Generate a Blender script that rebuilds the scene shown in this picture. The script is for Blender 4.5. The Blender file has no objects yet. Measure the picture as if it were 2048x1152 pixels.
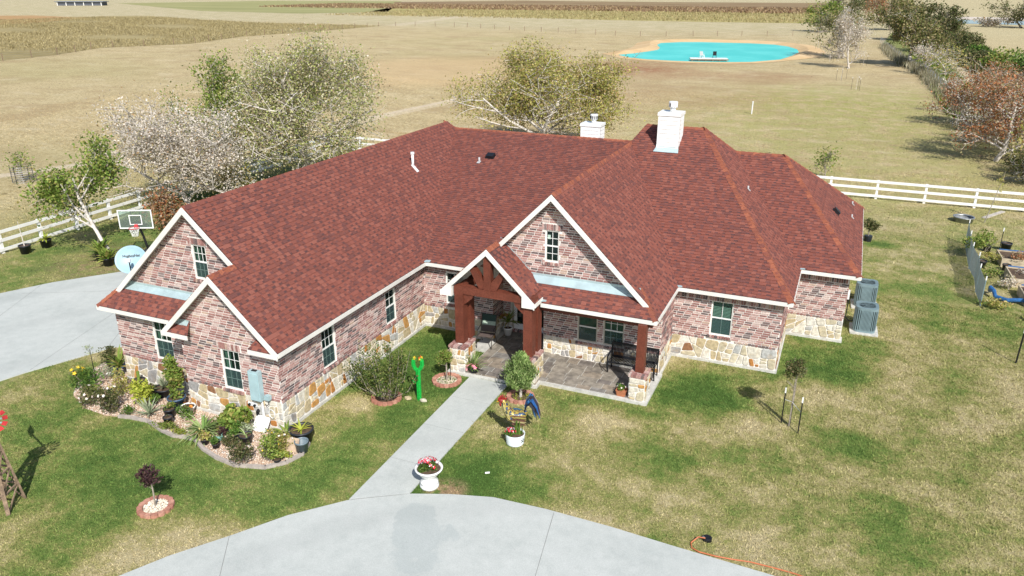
import bpy, math, random
import numpy as np
from mathutils import Vector, Matrix, Quaternion
random.seed(7); NR = np.random.RandomState(11)
SC = bpy.context.scene; COL = SC.collection
R_ = math.radians
# ------------------------------------------------------------------ camera, sky, sun, exposure
cam_d = bpy.data.cameras.new('camera'); cam = bpy.data.objects.new('camera', cam_d); COL.objects.link(cam)
yaw, pitch, roll = R_(23.184), R_(-21.230), R_(0.0136)
fwd = Vector((-math.sin(yaw)*math.cos(pitch), math.cos(yaw)*math.cos(pitch), math.sin(pitch)))
rgt = Vector((math.cos(yaw), math.sin(yaw), 0)); upv = rgt.cross(fwd)
r2 = rgt*math.cos(roll)+upv*math.sin(roll); u2 = upv*math.cos(roll)-rgt*math.sin(roll)
M = Matrix((r2, u2, -fwd)).transposed().to_4x4(); M.translation = (0, 0, 12.131)
cam.matrix_world = M
cam_d.sensor_width = 36; cam_d.lens = 1557.8/2048*36; cam_d.clip_end = 6000; cam_d.clip_start = .1
SC.camera = cam
SUN_EL, SUN_H = R_(42.0), (0.62, -0.785)
W = bpy.data.worlds.new('World'); SC.world = W; W.use_nodes = True
wn = W.node_tree; bg = wn.nodes['Background']
sky = wn.nodes.new('ShaderNodeTexSky'); sky.sky_type = 'NISHITA'; sky.sun_disc = False
sky.sun_elevation = SUN_EL; sky.sun_rotation = math.atan2(SUN_H[0], SUN_H[1])
wn.links.new(sky.outputs[0], bg.inputs[0]); bg.inputs[1].default_value = 0.11
sl = bpy.data.lights.new('sun', 'SUN'); so = bpy.data.objects.new('sun', sl); COL.objects.link(so)
sl.energy = 4.6; sl.angle = R_(0.53); sl.color = (1.0, 0.965, 0.91)
trav = Vector((-SUN_H[0]*math.cos(SUN_EL), -SUN_H[1]*math.cos(SUN_EL), -math.sin(SUN_EL)))
so.rotation_euler = trav.to_track_quat('-Z', 'Y').to_euler(); so.location = (30, -30, 60)
SC.view_settings.view_transform = 'Standard'; SC.view_settings.look = 'None'
SC.view_settings.exposure = 0.28; SC.view_settings.gamma = 1; SC.view_settings.use_curve_mapping = False
try: SC.cycles.max_bounces = 6; SC.cycles.transparent_max_bounces = 12
except Exception: pass

# ------------------------------------------------------------------ helpers: nodes
def N(nt, t, **kw):
    n = nt.nodes.new('ShaderNode'+t)
    for k, v in kw.items(): setattr(n, k, v)
    return n
def val(nt, sock, v):
    if hasattr(v, 'is_linked'): nt.links.new(v, sock)
    else: sock.default_value = v
def math_(nt, op, a, b=0.0, c=None, clamp=False):
    n = N(nt, 'Math', operation=op, use_clamp=clamp); val(nt, n.inputs[0], a); val(nt, n.inputs[1], b)
    if c is not None: val(nt, n.inputs[2], c)
    return n.outputs[0]
def noise(nt, scale, detail=3, rough=.55, vec=None, out=0, dist=0.0):
    n = N(nt, 'TexNoise'); n.inputs['Scale'].default_value = scale; n.inputs['Detail'].default_value = detail
    n.inputs['Roughness'].default_value = rough; n.inputs['Distortion'].default_value = dist
    if vec is None: vec = pos(nt)
    nt.links.new(vec, n.inputs['Vector']); return n.outputs[out]
def geo(nt):
    g = nt.nodes.get('geo')
    if g is None: g = N(nt, 'NewGeometry'); g.name = 'geo'
    return g
def pos(nt): return geo(nt).outputs['Position']
def rmap(nt, v, a, b, c=0.0, d=1.0, smooth=True):
    n = N(nt, 'MapRange'); n.interpolation_type = 'SMOOTHSTEP' if smooth else 'LINEAR'
    val(nt, n.inputs['Value'], v)
    for k, x in zip(('From Min', 'From Max', 'To Min', 'To Max'), (a, b, c, d)): val(nt, n.inputs[k], x)
    return n.outputs[0]
def mix(nt, f, a, b, mode='MIX'):
    n = N(nt, 'Mix', data_type='RGBA', blend_type=mode)
    val(nt, n.inputs[0], f)
    for s, x in ((n.inputs[6], a), (n.inputs[7], b)):
        if hasattr(x, 'is_linked'): nt.links.new(x, s)
        else: s.default_value = (*x[:3], 1)
    return n.outputs[2]
def ramp(nt, f, stops, const=False):
    n = N(nt, 'ValToRGB'); cr = n.color_ramp; cr.interpolation = 'CONSTANT' if const else 'LINEAR'
    while len(cr.elements) < len(stops): cr.elements.new(0.5)
    for e, (p, c) in zip(cr.elements, stops): e.position = p; e.color = (*c, 1)
    val(nt, n.inputs[0], f); return n.outputs[0]
def rnd(nt):
    o = N(nt, 'ObjectInfo'); return math_(nt, 'FRACT', math_(nt, 'ADD', geo(nt).outputs['Random Per Island'], o.outputs['Random']))
def new_mat(name):
    m = bpy.data.materials.new(name); m.use_nodes = True; nt = m.node_tree
    return m, nt, nt.nodes['Principled BSDF']
def setbsdf(nt, b, col=None, rough=None, metal=None, spec=None, bump=None):
    if col is not None: val(nt, b.inputs['Base Color'], (*col, 1) if isinstance(col, tuple) else col)
    if rough is not None: val(nt, b.inputs['Roughness'], rough)
    if metal is not None: b.inputs['Metallic'].default_value = metal
    if spec is not None: b.inputs['Specular IOR Level'].default_value = spec
    if bump is not None:
        h, st, ds = bump; n = N(nt, 'Bump'); n.inputs['Strength'].default_value = st; n.inputs['Distance'].default_value = ds
        nt.links.new(h, n.inputs['Height']); nt.links.new(n.outputs[0], b.inputs['Normal'])
def mat(name, col, rough=.7, nscale=6, amt=.18, metal=0, spec=.4, bump=0, fine=0.0):
    """one colour with mottling, wear and a little relief"""
    m, nt, b = new_mat(name)
    n1 = noise(nt, nscale, 4, .6); f = rmap(nt, n1, .3, .7, 1-amt, 1+amt)
    if fine: f = math_(nt, 'MULTIPLY', f, rmap(nt, noise(nt, nscale*9, 2), .3, .7, 1-fine, 1+fine))
    v = N(nt, 'VectorMath', operation='SCALE'); v.inputs[0].default_value = col; nt.links.new(f, v.inputs['Scale'])
    setbsdf(nt, b, v.outputs[0], rmap(nt, n1, .2, .8, max(.05, rough-.08), min(1, rough+.08)), metal, spec, (noise(nt, nscale*6, 3), bump, .01) if bump else None)
    return m
def rmat(name, stops, rough=.85, nscale=20, amt=.15, bump=.0, spec=.3, const=True, stain=None):
    """colour picked per piece (per mesh island or per object) from a ramp, plus grain"""
    m, nt, b = new_mat(name)
    c = ramp(nt, rnd(nt), stops, const)
    n1 = noise(nt, nscale, 4, .6); f = rmap(nt, n1, .3, .7, 1-amt, 1+amt)
    if stain: c = mix(nt, rmap(nt, noise(nt, stain[0], 3), .52, .72, 0, stain[2]), c, stain[1])
    v = N(nt, 'VectorMath', operation='SCALE'); nt.links.new(c, v.inputs[0]); nt.links.new(f, v.inputs['Scale'])
    setbsdf(nt, b, v.outputs[0], rough, 0, spec, (n1, bump, .01) if bump else None)
    return m
def leafmat(name, stops, const=False, trans=.25, vary=.25):
    m, nt, b = new_mat(name)
    c = ramp(nt, rnd(nt), stops, const)
    f = rmap(nt, noise(nt, 1.3, 2), .3, .7, 1-vary, 1+vary)
    v = N(nt, 'VectorMath', operation='SCALE'); nt.links.new(c, v.inputs[0]); nt.links.new(f, v.inputs['Scale'])
    setbsdf(nt, b, v.outputs[0], .6, 0, .3)
    t = N(nt, 'BsdfTranslucent'); nt.links.new(v.outputs[0], t.inputs[0])
    mx = N(nt, 'MixShader'); mx.inputs[0].default_value = trans
    nt.links.new(b.outputs[0], mx.inputs[1]); nt.links.new(t.outputs[0], mx.inputs[2])
    nt.links.new(mx.outputs[0], nt.nodes['Material Output'].inputs[0])
    return m

# ------------------------------------------------------------------ helpers: meshes
class MB:
    def __init__(s): s.v = []; s.f = []
    def face(s, pts):
        i = len(s.v); s.v += [tuple(p) for p in pts]; s.f.append(list(range(i, i+len(pts))))
    def raw(s, vs, fs):
        i = len(s.v); s.v += [tuple(p) for p in vs]; s.f += [[a+i for a in f] for f in fs]
    def obox(s, o, ax, ay, az, faces='all'):
        o, ax, ay, az = map(Vector, (o, ax, ay, az))
        p = [o, o+ax, o+ax+ay, o+ay, o+az, o+ax+az, o+ax+ay+az, o+ay+az]
        fs = [[0, 3, 2, 1], [4, 5, 6, 7], [0, 1, 5, 4], [1, 2, 6, 5], [2, 3, 7, 6], [3, 0, 4, 7]]
        if ax.cross(ay).dot(az) < 0: fs = [f[::-1] for f in fs]
        s.raw(p, fs)
    def box(s, c, d, rz=0):
        c = Vector(c); q = Matrix.Rotation(rz, 3, 'Z')
        ax, ay, az = q @ Vector((d[0], 0, 0)), q @ Vector((0, d[1], 0)), Vector((0, 0, d[2]))
        s.obox(c-ax/2-ay/2-az/2, ax, ay, az)
    def tube(s, pts, r, n=6, cap=True):
        pts = [Vector(p) for p in pts]
        if not hasattr(r, '__len__'): r = [r]*len(pts)
        t = (pts[1]-pts[0]).normalized(); a = t.orthogonal().normalized(); rings = []
        for i, p in enumerate(pts):
            t = (pts[min(i+1, len(pts)-1)]-pts[max(i-1, 0)]).normalized()
            a = (a-t*a.dot(t)); a = a.normalized() if a.length > 1e-6 else t.orthogonal().normalized()
            b = t.cross(a)
            rings.append([p+(a*math.cos(2*math.pi*k/n)+b*math.sin(2*math.pi*k/n))*r[i] for k in range(n)])
        i0 = len(s.v)
        for rg in rings: s.v += [tuple(q) for q in rg]
        for i in range(len(rings)-1):
            for k in range(n):
                k2 = (k+1) % n; s.f.append([i0+i*n+k, i0+i*n+k2, i0+(i+1)*n+k2, i0+(i+1)*n+k])
        if cap:
            s.f.append([i0+k for k in range(n)][::-1]); s.f.append([i0+(len(rings)-1)*n+k for k in range(n)])
    def lathe(s, prof, n=24, c=(0, 0, 0), cap0=True, cap1=True):
        i0 = len(s.v)
        for r, z in prof:
            for k in range(n): s.v.append((c[0]+r*math.cos(2*math.pi*k/n), c[1]+r*math.sin(2*math.pi*k/n), c[2]+z))
        for i in range(len(prof)-1):
            for k in range(n):
                k2 = (k+1) % n; s.f.append([i0+i*n+k, i0+i*n+k2, i0+(i+1)*n+k2, i0+(i+1)*n+k])
        if cap0: s.f.append([i0+k for k in range(n)][::-1])
        if cap1: s.f.append([i0+(len(prof)-1)*n+k for k in range(n)])
    def prism(s, poly, z0, z1):
        n = len(poly); i0 = len(s.v)
        s.v += [(p[0], p[1], z0) for p in poly]+[(p[0], p[1], z1) for p in poly]
        s.f.append([i0+k for k in range(n)][::-1]); s.f.append([i0+n+k for k in range(n)])
        for k in range(n): k2 = (k+1) % n; s.f.append([i0+k, i0+k2, i0+n+k2, i0+n+k])
    def rosette(s, c, n, L, w, droop=1.0, up=.6, seed=0):
        rr = random.Random(seed)
        for i in range(n):
            a = rr.uniform(0, 6.283); el = rr.uniform(.15, 1.0)*up*1.57; l = L*rr.uniform(.7, 1.1)
            d = Vector((math.cos(a), math.sin(a), 0)); sd = Vector((-d.y, d.x, 0)); p = Vector(c); pts = []
            for k in range(4):
                ww = w*(1, 1.1, .8, .08)[k]/2; pts.append((p-sd*ww, p+sd*ww))
                e = el-droop*k*.45; p = p+(d*math.cos(e)+Vector((0, 0, math.sin(e))))*l/3
            i0 = len(s.v)
            for q in pts: s.v += [tuple(q[0]), tuple(q[1])]
            for k in range(3): s.f.append([i0+2*k, i0+2*k+1, i0+2*k+3, i0+2*k+2])
    def mesh(s, name, mats, smooth=False):
        me = bpy.data.meshes.new(name); me.from_pydata(s.v, [], s.f)
        for m in (mats if isinstance(mats, (list, tuple)) else [mats]): me.materials.append(m)
        if smooth: me.polygons.foreach_set('use_smooth', [True]*len(me.polygons))
        me.update(); return me
    def build(s, name, m, parent=None, smooth=False, at=None, **kw):
        o = bpy.data.objects.new(name, s.mesh(name, m, smooth)); COL.objects.link(o)
        if parent is not None: o.parent = parent
        if at is not None: o.location = at
        for k, v in kw.items(): o[k] = v
        return o
def np_obj(name, V, F, m, parent=None, at=None, **kw):
    me = bpy.data.meshes.new(name); V = np.asarray(V, np.float32); F = np.asarray(F, np.int32)
    k = F.shape[1]
    me.vertices.add(len(V)); me.vertices.foreach_set('co', V.ravel())
    me.loops.add(F.size); me.loops.foreach_set('vertex_index', F.ravel())
    me.polygons.add(len(F)); me.polygons.foreach_set('loop_start', np.arange(len(F), dtype=np.int32)*k)
    me.materials.append(m); me.update(calc_edges=True); me.validate()
    o = bpy.data.objects.new(name, me); COL.objects.link(o)
    if parent is not None: o.parent = parent
    if at is not None: o.location = at
    for a, v in kw.items(): o[a] = v
    return o
def tag(o, label=None, cat=None, group=None, kind=None):
    for k, v in (('label', label), ('category', cat), ('group', group), ('kind', kind)):
        if v: o[k] = v
    return o
def thing(name, label, cat, loc=(0, 0, 0), rz=0, group=None):
    o = bpy.data.objects.new(name, None); COL.objects.link(o); o.location = loc; o.rotation_euler = (0, 0, rz)
    o.empty_display_size = .1
    return tag(o, label, cat, group)
def copy_tree(o, loc, rz, label=None, parent=None, scale=None):
    c = o.copy(); COL.objects.link(c)
    if parent is None:
        c.location = loc; c.rotation_euler = (0, 0, rz)
        if label: c['label'] = label
        if scale: c.scale = scale
    else: c.parent = parent
    for ch in list(o.children): copy_tree(ch, None, None, parent=c)
    return c
def leaves_np(P, size, rs, up=.3, narrow=.5, var=.4):
    """one bent four-cornered leaf per point; returns vertices and faces"""
    n = len(P); d = rs.normal(size=(n, 3)); d[:, 2] = d[:, 2]*.7+up; d /= np.linalg.norm(d, axis=1)[:, None]
    q = rs.normal(size=(n, 3)); s = np.cross(d, q); s /= np.linalg.norm(s, axis=1)[:, None]
    nn = np.cross(d, s); L = (size*(1-var+2*var*rs.rand(n)))[:, None]
    a = P; b = P+d*L*.5+s*L*narrow*.5+nn*L*.08; c = P+d*L; e = P+d*L*.5-s*L*narrow*.5+nn*L*.08
    V = np.stack([a, b, c, e], 1).reshape(-1, 3); F = np.arange(n*4).reshape(n, 4); return V, F
def blob_pts(c, r, n, rs, lobes=7, shell=.5):
    """points in an uneven leafy volume made of overlapping lobes"""
    c = np.array(c, float); r = np.array(r, float)
    L = rs.normal(size=(lobes, 3)); L /= np.linalg.norm(L, axis=1)[:, None]; L *= .55*rs.rand(lobes, 1)**.4
    k = rs.randint(0, lobes, n); d = rs.normal(size=(n, 3)); d /= np.linalg.norm(d, axis=1)[:, None]
    p = L[k]+d*(.25+.27*rs.rand(lobes))[k][:, None]*(shell+(1-shell)*rs.rand(n, 1)**.5)
    return c+p*r*1.25
def clip_poly(poly, a, b, c):
    """keep the part of a 2-D polygon with a*x+b*y+c >= 0"""
    out = []
    for i in range(len(poly)):
        p, q = poly[i], poly[(i+1) % len(poly)]
        dp, dq = a*p[0]+b*p[1]+c, a*q[0]+b*q[1]+c
        if dp >= 0: out.append(p)
        if (dp >= 0) != (dq >= 0):
            t = dp/(dp-dq); out.append((p[0]+t*(q[0]-p[0]), p[1]+t*(q[1]-p[1])))
    return out
def area(poly):
    return .5*sum(poly[i][0]*poly[(i+1) % len(poly)][1]-poly[(i+1) % len(poly)][0]*poly[i][1] for i in range(len(poly)))
def inset(poly, d):
    out = list(poly)
    for i in range(len(poly)):
        p, q = poly[i], poly[(i+1) % len(poly)]; l = math.hypot(q[0]-p[0], q[1]-p[1])
        if l < 1e-6: continue
        nx, ny = -(q[1]-p[1])/l, (q[0]-p[0])/l
        out = clip_poly(out, nx, ny, -(nx*p[0]+ny*p[1])-d)
        if len(out) < 3: return []
    return out
def clipto(poly, conv):
    """clip poly to a counter-clockwise convex polygon"""
    for i in range(len(conv)):
        p, q = conv[i], conv[(i+1) % len(conv)]; nx, ny = -(q[1]-p[1]), (q[0]-p[0])
        poly = clip_poly(poly, nx, ny, -(nx*p[0]+ny*p[1]))
        if len(poly) < 3: return []
    return poly
def chamfer(poly, t=.18):
    out = []
    for i in range(len(poly)):
        p, q = poly[i], poly[(i+1) % len(poly)]
        out += [(p[0]+t*(q[0]-p[0]), p[1]+t*(q[1]-p[1])), (q[0]+t*(p[0]-q[0]), q[1]+t*(p[1]-q[1]))]
    return out
def arr(V): return np.array(V, float)
# ------------------------------------------------------------------ materials
M_ = {}
M_['trim'] = mat('white_trim_paint', (.74, .72, .67), .55, 1.5, .06)
M_['white'] = mat('white_paint', (.8, .8, .78), .45, 2, .05)
M_['soffit'] = mat('beige_soffit', (.5, .46, .38), .7, 2, .06)
M_['mortar'] = mat('white_mortar', (.74, .70, .65), .95, 3, .14, bump=.4, fine=.12)
M_['brick'] = rmat('tumbled_brick', [(0, (.135, .098, .096)), (.09, (.18, .125, .118)), (.19, (.27, .135, .12)), (.36, (.335, .175, .155)), (.52, (.41, .24, .212)),
    (.66, (.46, .31, .28)), (.79, (.51, .395, .355)), (.90, (.23, .175, .165)), (.95, (.45, .32, .25))], .92, 22, .22, .5)
M_['stone'] = rmat('field_stone', [(0, (.62, .58, .49)), (.20, (.51, .45, .32)), (.36, (.46, .38, .235)), (.52, (.66, .63, .56)), (.64, (.44, .44, .42)), (.72, (.47, .25, .08)),
    (.80, (.41, .18, .05)), (.85, (.25, .125, .065)), (.88, (.30, .29, .28)), (.92, (.58, .52, .39))], .85, 9, .22, .5, stain=(6, (.40, .26, .12), .35))
M_['pale_stone'] = rmat('pale_stone', [(0, (.60, .57, .5)), (.5, (.66, .63, .57)), (.8, (.5, .46, .36))], .85, 9, .2, .4)
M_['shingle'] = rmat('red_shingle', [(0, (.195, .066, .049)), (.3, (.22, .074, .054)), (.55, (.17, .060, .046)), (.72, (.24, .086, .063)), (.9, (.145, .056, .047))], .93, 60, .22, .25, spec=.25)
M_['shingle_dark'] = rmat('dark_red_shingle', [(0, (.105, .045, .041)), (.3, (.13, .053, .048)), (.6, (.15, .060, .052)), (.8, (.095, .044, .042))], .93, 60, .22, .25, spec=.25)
M_['cap'] = rmat('ridge_shingle', [(0, (.27, .088, .05)), (.35, (.31, .105, .06)), (.6, (.23, .078, .05)), (.85, (.18, .065, .05))], .93, 60, .25, .2, spec=.25)
M_['deck'] = mat('roof_felt', (.09, .04, .038), .9, 4, .2)
M_['flash'] = mat('galvanised_flashing', (.44, .56, .58), .38, 2, .1, metal=.25)
M_['cedar'] = mat('stained_cedar', (.135, .036, .020), .6, 2.5, .16, bump=.3, fine=.2)
M_['conc'] = None
M_['slab'] = mat('slab_concrete', (.52, .51, .47), .9, 4, .15, fine=.1, bump=.2)
M_['black'] = mat('black_metal', (.012, .013, .016), .4, 6, .2)
M_['plastic'] = mat('black_plastic', (.02, .023, .03), .45, 4, .25)
M_['terra'] = mat('terracotta', (.45, .17, .08), .85, 8, .18)
M_['ringbrick'] = rmat('ring_block', [(0, (.42, .20, .14)), (.4, (.48, .25, .18)), (.7, (.38, .17, .12))], .9, 18, .2, .3)
M_['soil'] = mat('soil', (.10, .065, .04), .95, 9, .35, bump=.5)
M_['bark'] = mat('grey_bark', (.30, .26, .21), .9, 9, .3, bump=.4, fine=.2)
M_['palebark'] = mat('pale_bark', (.58, .53, .47), .85, 4, .28, fine=.2)
M_['acmetal'] = mat('blue_grey_metal', (.17, .24, .26), .5, 3, .12)
M_['panelmetal'] = mat('pale_blue_metal', (.36, .50, .53), .45, 3, .08)
M_['pvc'] = mat('white_pvc', (.74, .75, .75), .35, 3, .05)
M_['oldwood'] = mat('weathered_wood', (.24, .17, .115), .9, 8, .35, bump=.5, fine=.25)
M_['steel'] = mat('grey_steel', (.35, .37, .38), .4, 4, .15, metal=.6)
def glassmat(name, tint, opac):
    m, nt, b = new_mat(name); setbsdf(nt, b, tint, .04, 0, .6)
    t = N(nt, 'BsdfTransparent'); t.inputs[0].default_value = (.75, .9, .85, 1)
    mx = N(nt, 'MixShader'); mx.inputs[0].default_value = opac
    nt.links.new(t.outputs[0], mx.inputs[1]); nt.links.new(b.outputs[0], mx.inputs[2])
    nt.links.new(mx.outputs[0], nt.nodes['Material Output'].inputs[0]); return m
M_['pane'] = glassmat('window_glass', (.012, .03, .026), .45)
M_['screen'] = glassmat('insect_screen', (.06, .10, .105), .55)
M_['board_glass'] = glassmat('clear_acrylic', (.4, .42, .4), .16)
M_['room'] = mat('dark_room', (.02, .025, .022), .9)
M_['curtain'] = mat('sage_curtain', (.17, .28, .21), .8, 8, .2)
M_['blind'] = mat('pale_blind', (.42, .55, .47), .6, 4, .08)

def blob(nt, cx, cy, r0, r1, amp):
    d = N(nt, 'VectorMath', operation='DISTANCE'); s = N(nt, 'VectorMath', operation='MULTIPLY'); s.inputs[1].default_value = (1, 1, 0)
    nt.links.new(pos(nt), s.inputs[0]); nt.links.new(s.outputs[0], d.inputs[0]); d.inputs[1].default_value = (cx, cy, 0)
    return rmap(nt, d.outputs['Value'], r1, r0, 0, amp)
def ground_color(nt):
    sep = N(nt, 'SeparateXYZ'); nt.links.new(pos(nt), sep.inputs[0]); x, y = sep.outputs[0], sep.outputs[1]
    nb = noise(nt, .13, 3, .6); nm = noise(nt, .55, 4, .6); nf = noise(nt, 2.6, 4, .65); nv = noise(nt, 14, 3, .7); ns = noise(nt, .02, 3, .6)
    A = lambda a, b: math_(nt, 'ADD', a, b)
    ml = lambda a, b: math_(nt, 'MULTIPLY', a, b)
    lawn = ml(rmap(nt, A(y, ml(nb, 14)), 46, 64, 1, 0), rmap(nt, x, -47, -34, 0, 1))
    left = rmap(nt, x, -8, -12, 0, .17)
    g = A(A(.17, left), A(ml(math_(nt, 'SUBTRACT', nb, .5), .9), ml(math_(nt, 'SUBTRACT', nm, .5), 2.1)))
    for c in ((-12, 20.5, 1, 5, .55), (-6.2, 20.0, .6, 2.6, .22), (-3.2, 22.4, .4, 2.6, .95), (.1, 26.0, .2, 2.8, .85), (-10.2, 14.5, 1, 4, .3), (-8.2, 15.2, .5, 3.0, .5), (-6.6, 16.2, .4, 2.2, .35), (-3.7, 18.6, .3, 1.7, .5),
              (-1.2, 19.4, .2, 1.6, .4), (2.5, 17.6, .3, 2.2, .55), (1.0, 21.2, .3, 1.6, .5), (3.0, 35, .5, 3.5, .3), (2.3, 41.6, .2, 1.2, .7), (4.5, 31.5, .3, 2.0, .35), (2.0, 28.2, .2, 1.8, .3), (-16, 12, 1, 4.5, .15),
              (-14.0, 12.4, .3, 2, .3), (-19, 11.5, 1, 4, .2), (-36.5, 36, 1, 5, .4), (9, 30, 1, 5, .25), (6.6, 33.5, .5, 3, .2), (-33, 24, 1, 6, .1), (-5.4, 19.6, .2, 1.7, -.6), (-2.6, 21.0, .3, 2.0, -.35), (-12.8, 17.9, .2, 1.2, -.6), (0.6, 24.2, .3, 1.9, -.5), (-13, 10.2, .4, 2.2, -.55), (-17.5, 7.5, .6, 3, -.4)):
        g = A(g, blob(nt, *c))
    g = A(g, ml(math_(nt, 'SUBTRACT', nf, .5), 1.3)); g = A(g, ml(math_(nt, 'SUBTRACT', nv, .5), 1.2))
    g = rmap(nt, g, -.25, 1.05, 0, 1, False)
    lawncol = ramp(nt, g, [(0, (.47, .40, .225)), (.2, (.38, .335, .155)), (.42, (.265, .262, .09)), (.68, (.15, .21, .05)), (1, (.075, .14, .028))])
    # mown field: straw with faint green, reddish bare soil and pale streaks
    mp = N(nt, 'VectorMath', operation='MULTIPLY'); mp.inputs[1].default_value = (.6, 1, 1); nt.links.new(pos(nt), mp.inputs[0])
    st = noise(nt, .25, 4, .65, mp.outputs[0]); st2 = noise(nt, 1.6, 4, .7, mp.outputs[0])
    f = A(A(ml(st, .6), ml(st2, .45)), A(ml(math_(nt, 'SUBTRACT', nv, .5), .5), ml(math_(nt, 'SUBTRACT', noise(nt, 4.5, 3, .75, mp.outputs[0]), .5), .5)))
    field = ramp(nt, f, [(.22, (.27, .20, .095)), (.42, (.44, .345, .18)), (.6, (.545, .44, .245)), (.85, (.63, .525, .32))])
    grit = noise(nt, 3.2, 5, .85); field = mix(nt, rmap(nt, grit, .41, .50, .6, 0), field, (.25, .185, .095)); field = mix(nt, rmap(nt, grit, .515, .60, 0, .5), field, (.68, .58, .38))
    field = mix(nt, rmap(nt, noise(nt, 1.1, 3, .6), .62, .70, 0, .6), field, (.22, .17, .085))
    field = mix(nt, rmap(nt, noise(nt, .11, 5, .7), .50, .66, 0, .55), field, (.36, .26, .14)); field = mix(nt, rmap(nt, noise(nt, .3, 4, .7, mp.outputs[0]), .53, .66, 0, .4), field, (.62, .53, .36))
    field = mix(nt, ml(ml(rmap(nt, x, -28, 0, 0, .75), rmap(nt, y, 125, 90, 0, 1)), rmap(nt, A(ml(nm, .6), ml(grit, .5)), .42, .62, 0, 1)), field, (.36, .34, .13))
    field = mix(nt, rmap(nt, ns, .5, .7, 0, .35), field, (.36, .33, .14))
    red = A(A(blob(nt, -33, 128, 3, 14, .75), blob(nt, -27, 118, 3, 13, .6)), A(blob(nt, -12, 118, 2, 12, .5), A(blob(nt, -38, 108, 2, 12, .4), blob(nt, -18, 95, 4, 20, .3))))
    red = A(red, A(blob(nt, -55, 120, 6, 30, .25), blob(nt, -23, 138, 2, 10, .4)))
    field = mix(nt, ml(red, rmap(nt, A(st2, ml(nm, .6)), .55, .9, 0, 1)), field, (.34, .185, .10))
    field = mix(nt, rmap(nt, A(blob(nt, -58, 110, 10, 45, .6), ml(st, .3)), .45, .8, 0, .5), field, (.62, .44, .24))
    far = rmap(nt, y, 190, 260, 0, 1)
    field = mix(nt, ml(far, .75), field, mix(nt, rmap(nt, st, .35, .65, 0, 1), (.42, .37, .21), (.54, .47, .31)))
    yel = A(blob(nt, 1, 100, 4, 20, .5), blob(nt, -4, 80, 4, 25, .3)); field = mix(nt, ml(yel, rmap(nt, nm, .4, .65, 0, 1)), field, (.34, .34, .10))
    right = ml(rmap(nt, x, 12, 19, 0, 1), rmap(nt, y, 60, 90, 0, 1)); field = mix(nt, ml(right, .6), field, (.50, .42, .24))
    # sandy wheel tracks
    def track(x0, y0, x1, y1, w, amt):
        dx, dy = x1-x0, y1-y0; L = math.hypot(dx, dy)
        nd = math_(nt, 'ABSOLUTE', A(ml(math_(nt, 'SUBTRACT', x, x0), dy/L), ml(math_(nt, 'SUBTRACT', y, y0), -dx/L)))
        al = A(ml(math_(nt, 'SUBTRACT', x, x0), dx/L), ml(math_(nt, 'SUBTRACT', y, y0), dy/L))
        ok = ml(rmap(nt, al, -4, 2, 0, 1), rmap(nt, al, L-2, L+4, 1, 0))
        return ml(ml(rmap(nt, A(nd, ml(math_(nt, 'SUBTRACT', nf, .5), 1.6)), w, w*.35, 0, 1), ok), amt)
    tr = A(A(track(-43.5, 64, -41, 86, .9, .8), track(-42.6, 63, -39.8, 86, .5, .5)), A(track(-54, 31, -50.5, 40, .9, .8), A(track(14.3, 145, 15.8, 100, 1.6, .55), track(-140, 230, -160, 330, 5, .4))))
    field = mix(nt, tr, field, (.62, .52, .38))
    dirt = A(blob(nt, -8.15, 14.75, .25, .75, 1), blob(nt, -31.0, 24.4, 1, 4.2, .75))
    c = mix(nt, lawn, field, lawncol)
    c = mix(nt, ml(dirt, rmap(nt, A(nf, ml(nm, .4)), .6, .8, 0, 1)), c, (.33, .235, .135))
    return c, nv, nf
gm, nt, b = new_mat('ground_grass'); gc, nv, nf = ground_color(nt)
sp = noise(nt, 34, 2, .8); k = rmap(nt, sp, .25, .75, .55, 1.35)
v = N(nt, 'VectorMath', operation='SCALE'); nt.links.new(gc, v.inputs[0]); nt.links.new(k, v.inputs['Scale'])
setbsdf(nt, b, v.outputs[0], .95, 0, .15, (math_(nt, 'ADD', sp, nv), .7, .05)); M_['ground'] = gm
gm2, nt, b = new_mat('grass_blade'); gc, nv, nf = ground_color(nt)
k = rmap(nt, geo(nt).outputs['Random Per Island'], 0, 1, .66, 1.35, False)
v = N(nt, 'VectorMath', operation='SCALE'); nt.links.new(gc, v.inputs[0]); nt.links.new(k, v.inputs['Scale'])
setbsdf(nt, b, v.outputs[0], .8, 0, .2); M_['blade'] = gm2
cm, nt, b = new_mat('drive_concrete')
n1 = noise(nt, .5, 5, .65); n2 = noise(nt, 3.5, 4, .6); n3 = noise(nt, 40, 2, .6)
f = math_(nt, 'ADD', math_(nt, 'MULTIPLY', n1, .6), math_(nt, 'MULTIPLY', n2, .4))
c = ramp(nt, f, [(.3, (.40, .425, .40)), (.5, (.475, .495, .465)), (.7, (.535, .55, .52))])
d = math_(nt, 'ADD', blob(nt, -8.35, 13.55, .25, .75, 1), math_(nt, 'ADD', blob(nt, -8.15, 12.9, .2, .7, .9), math_(nt, 'ADD', blob(nt, -7.45, 13.2, .1, .7, .7), blob(nt, -7.6, 12.2, .2, 1.0, .7))))
c = mix(nt, rmap(nt, math_(nt, 'ADD', d, math_(nt, 'MULTIPLY', math_(nt, 'SUBTRACT', n2, .5), 1.6)), .35, .65, 0, .42), c, (.33, .37, .36))
c = mix(nt, rmap(nt, noise(nt, 2.2, 5, .75), .64, .72, 0, .35), c, (.36, .37, .35))
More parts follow.
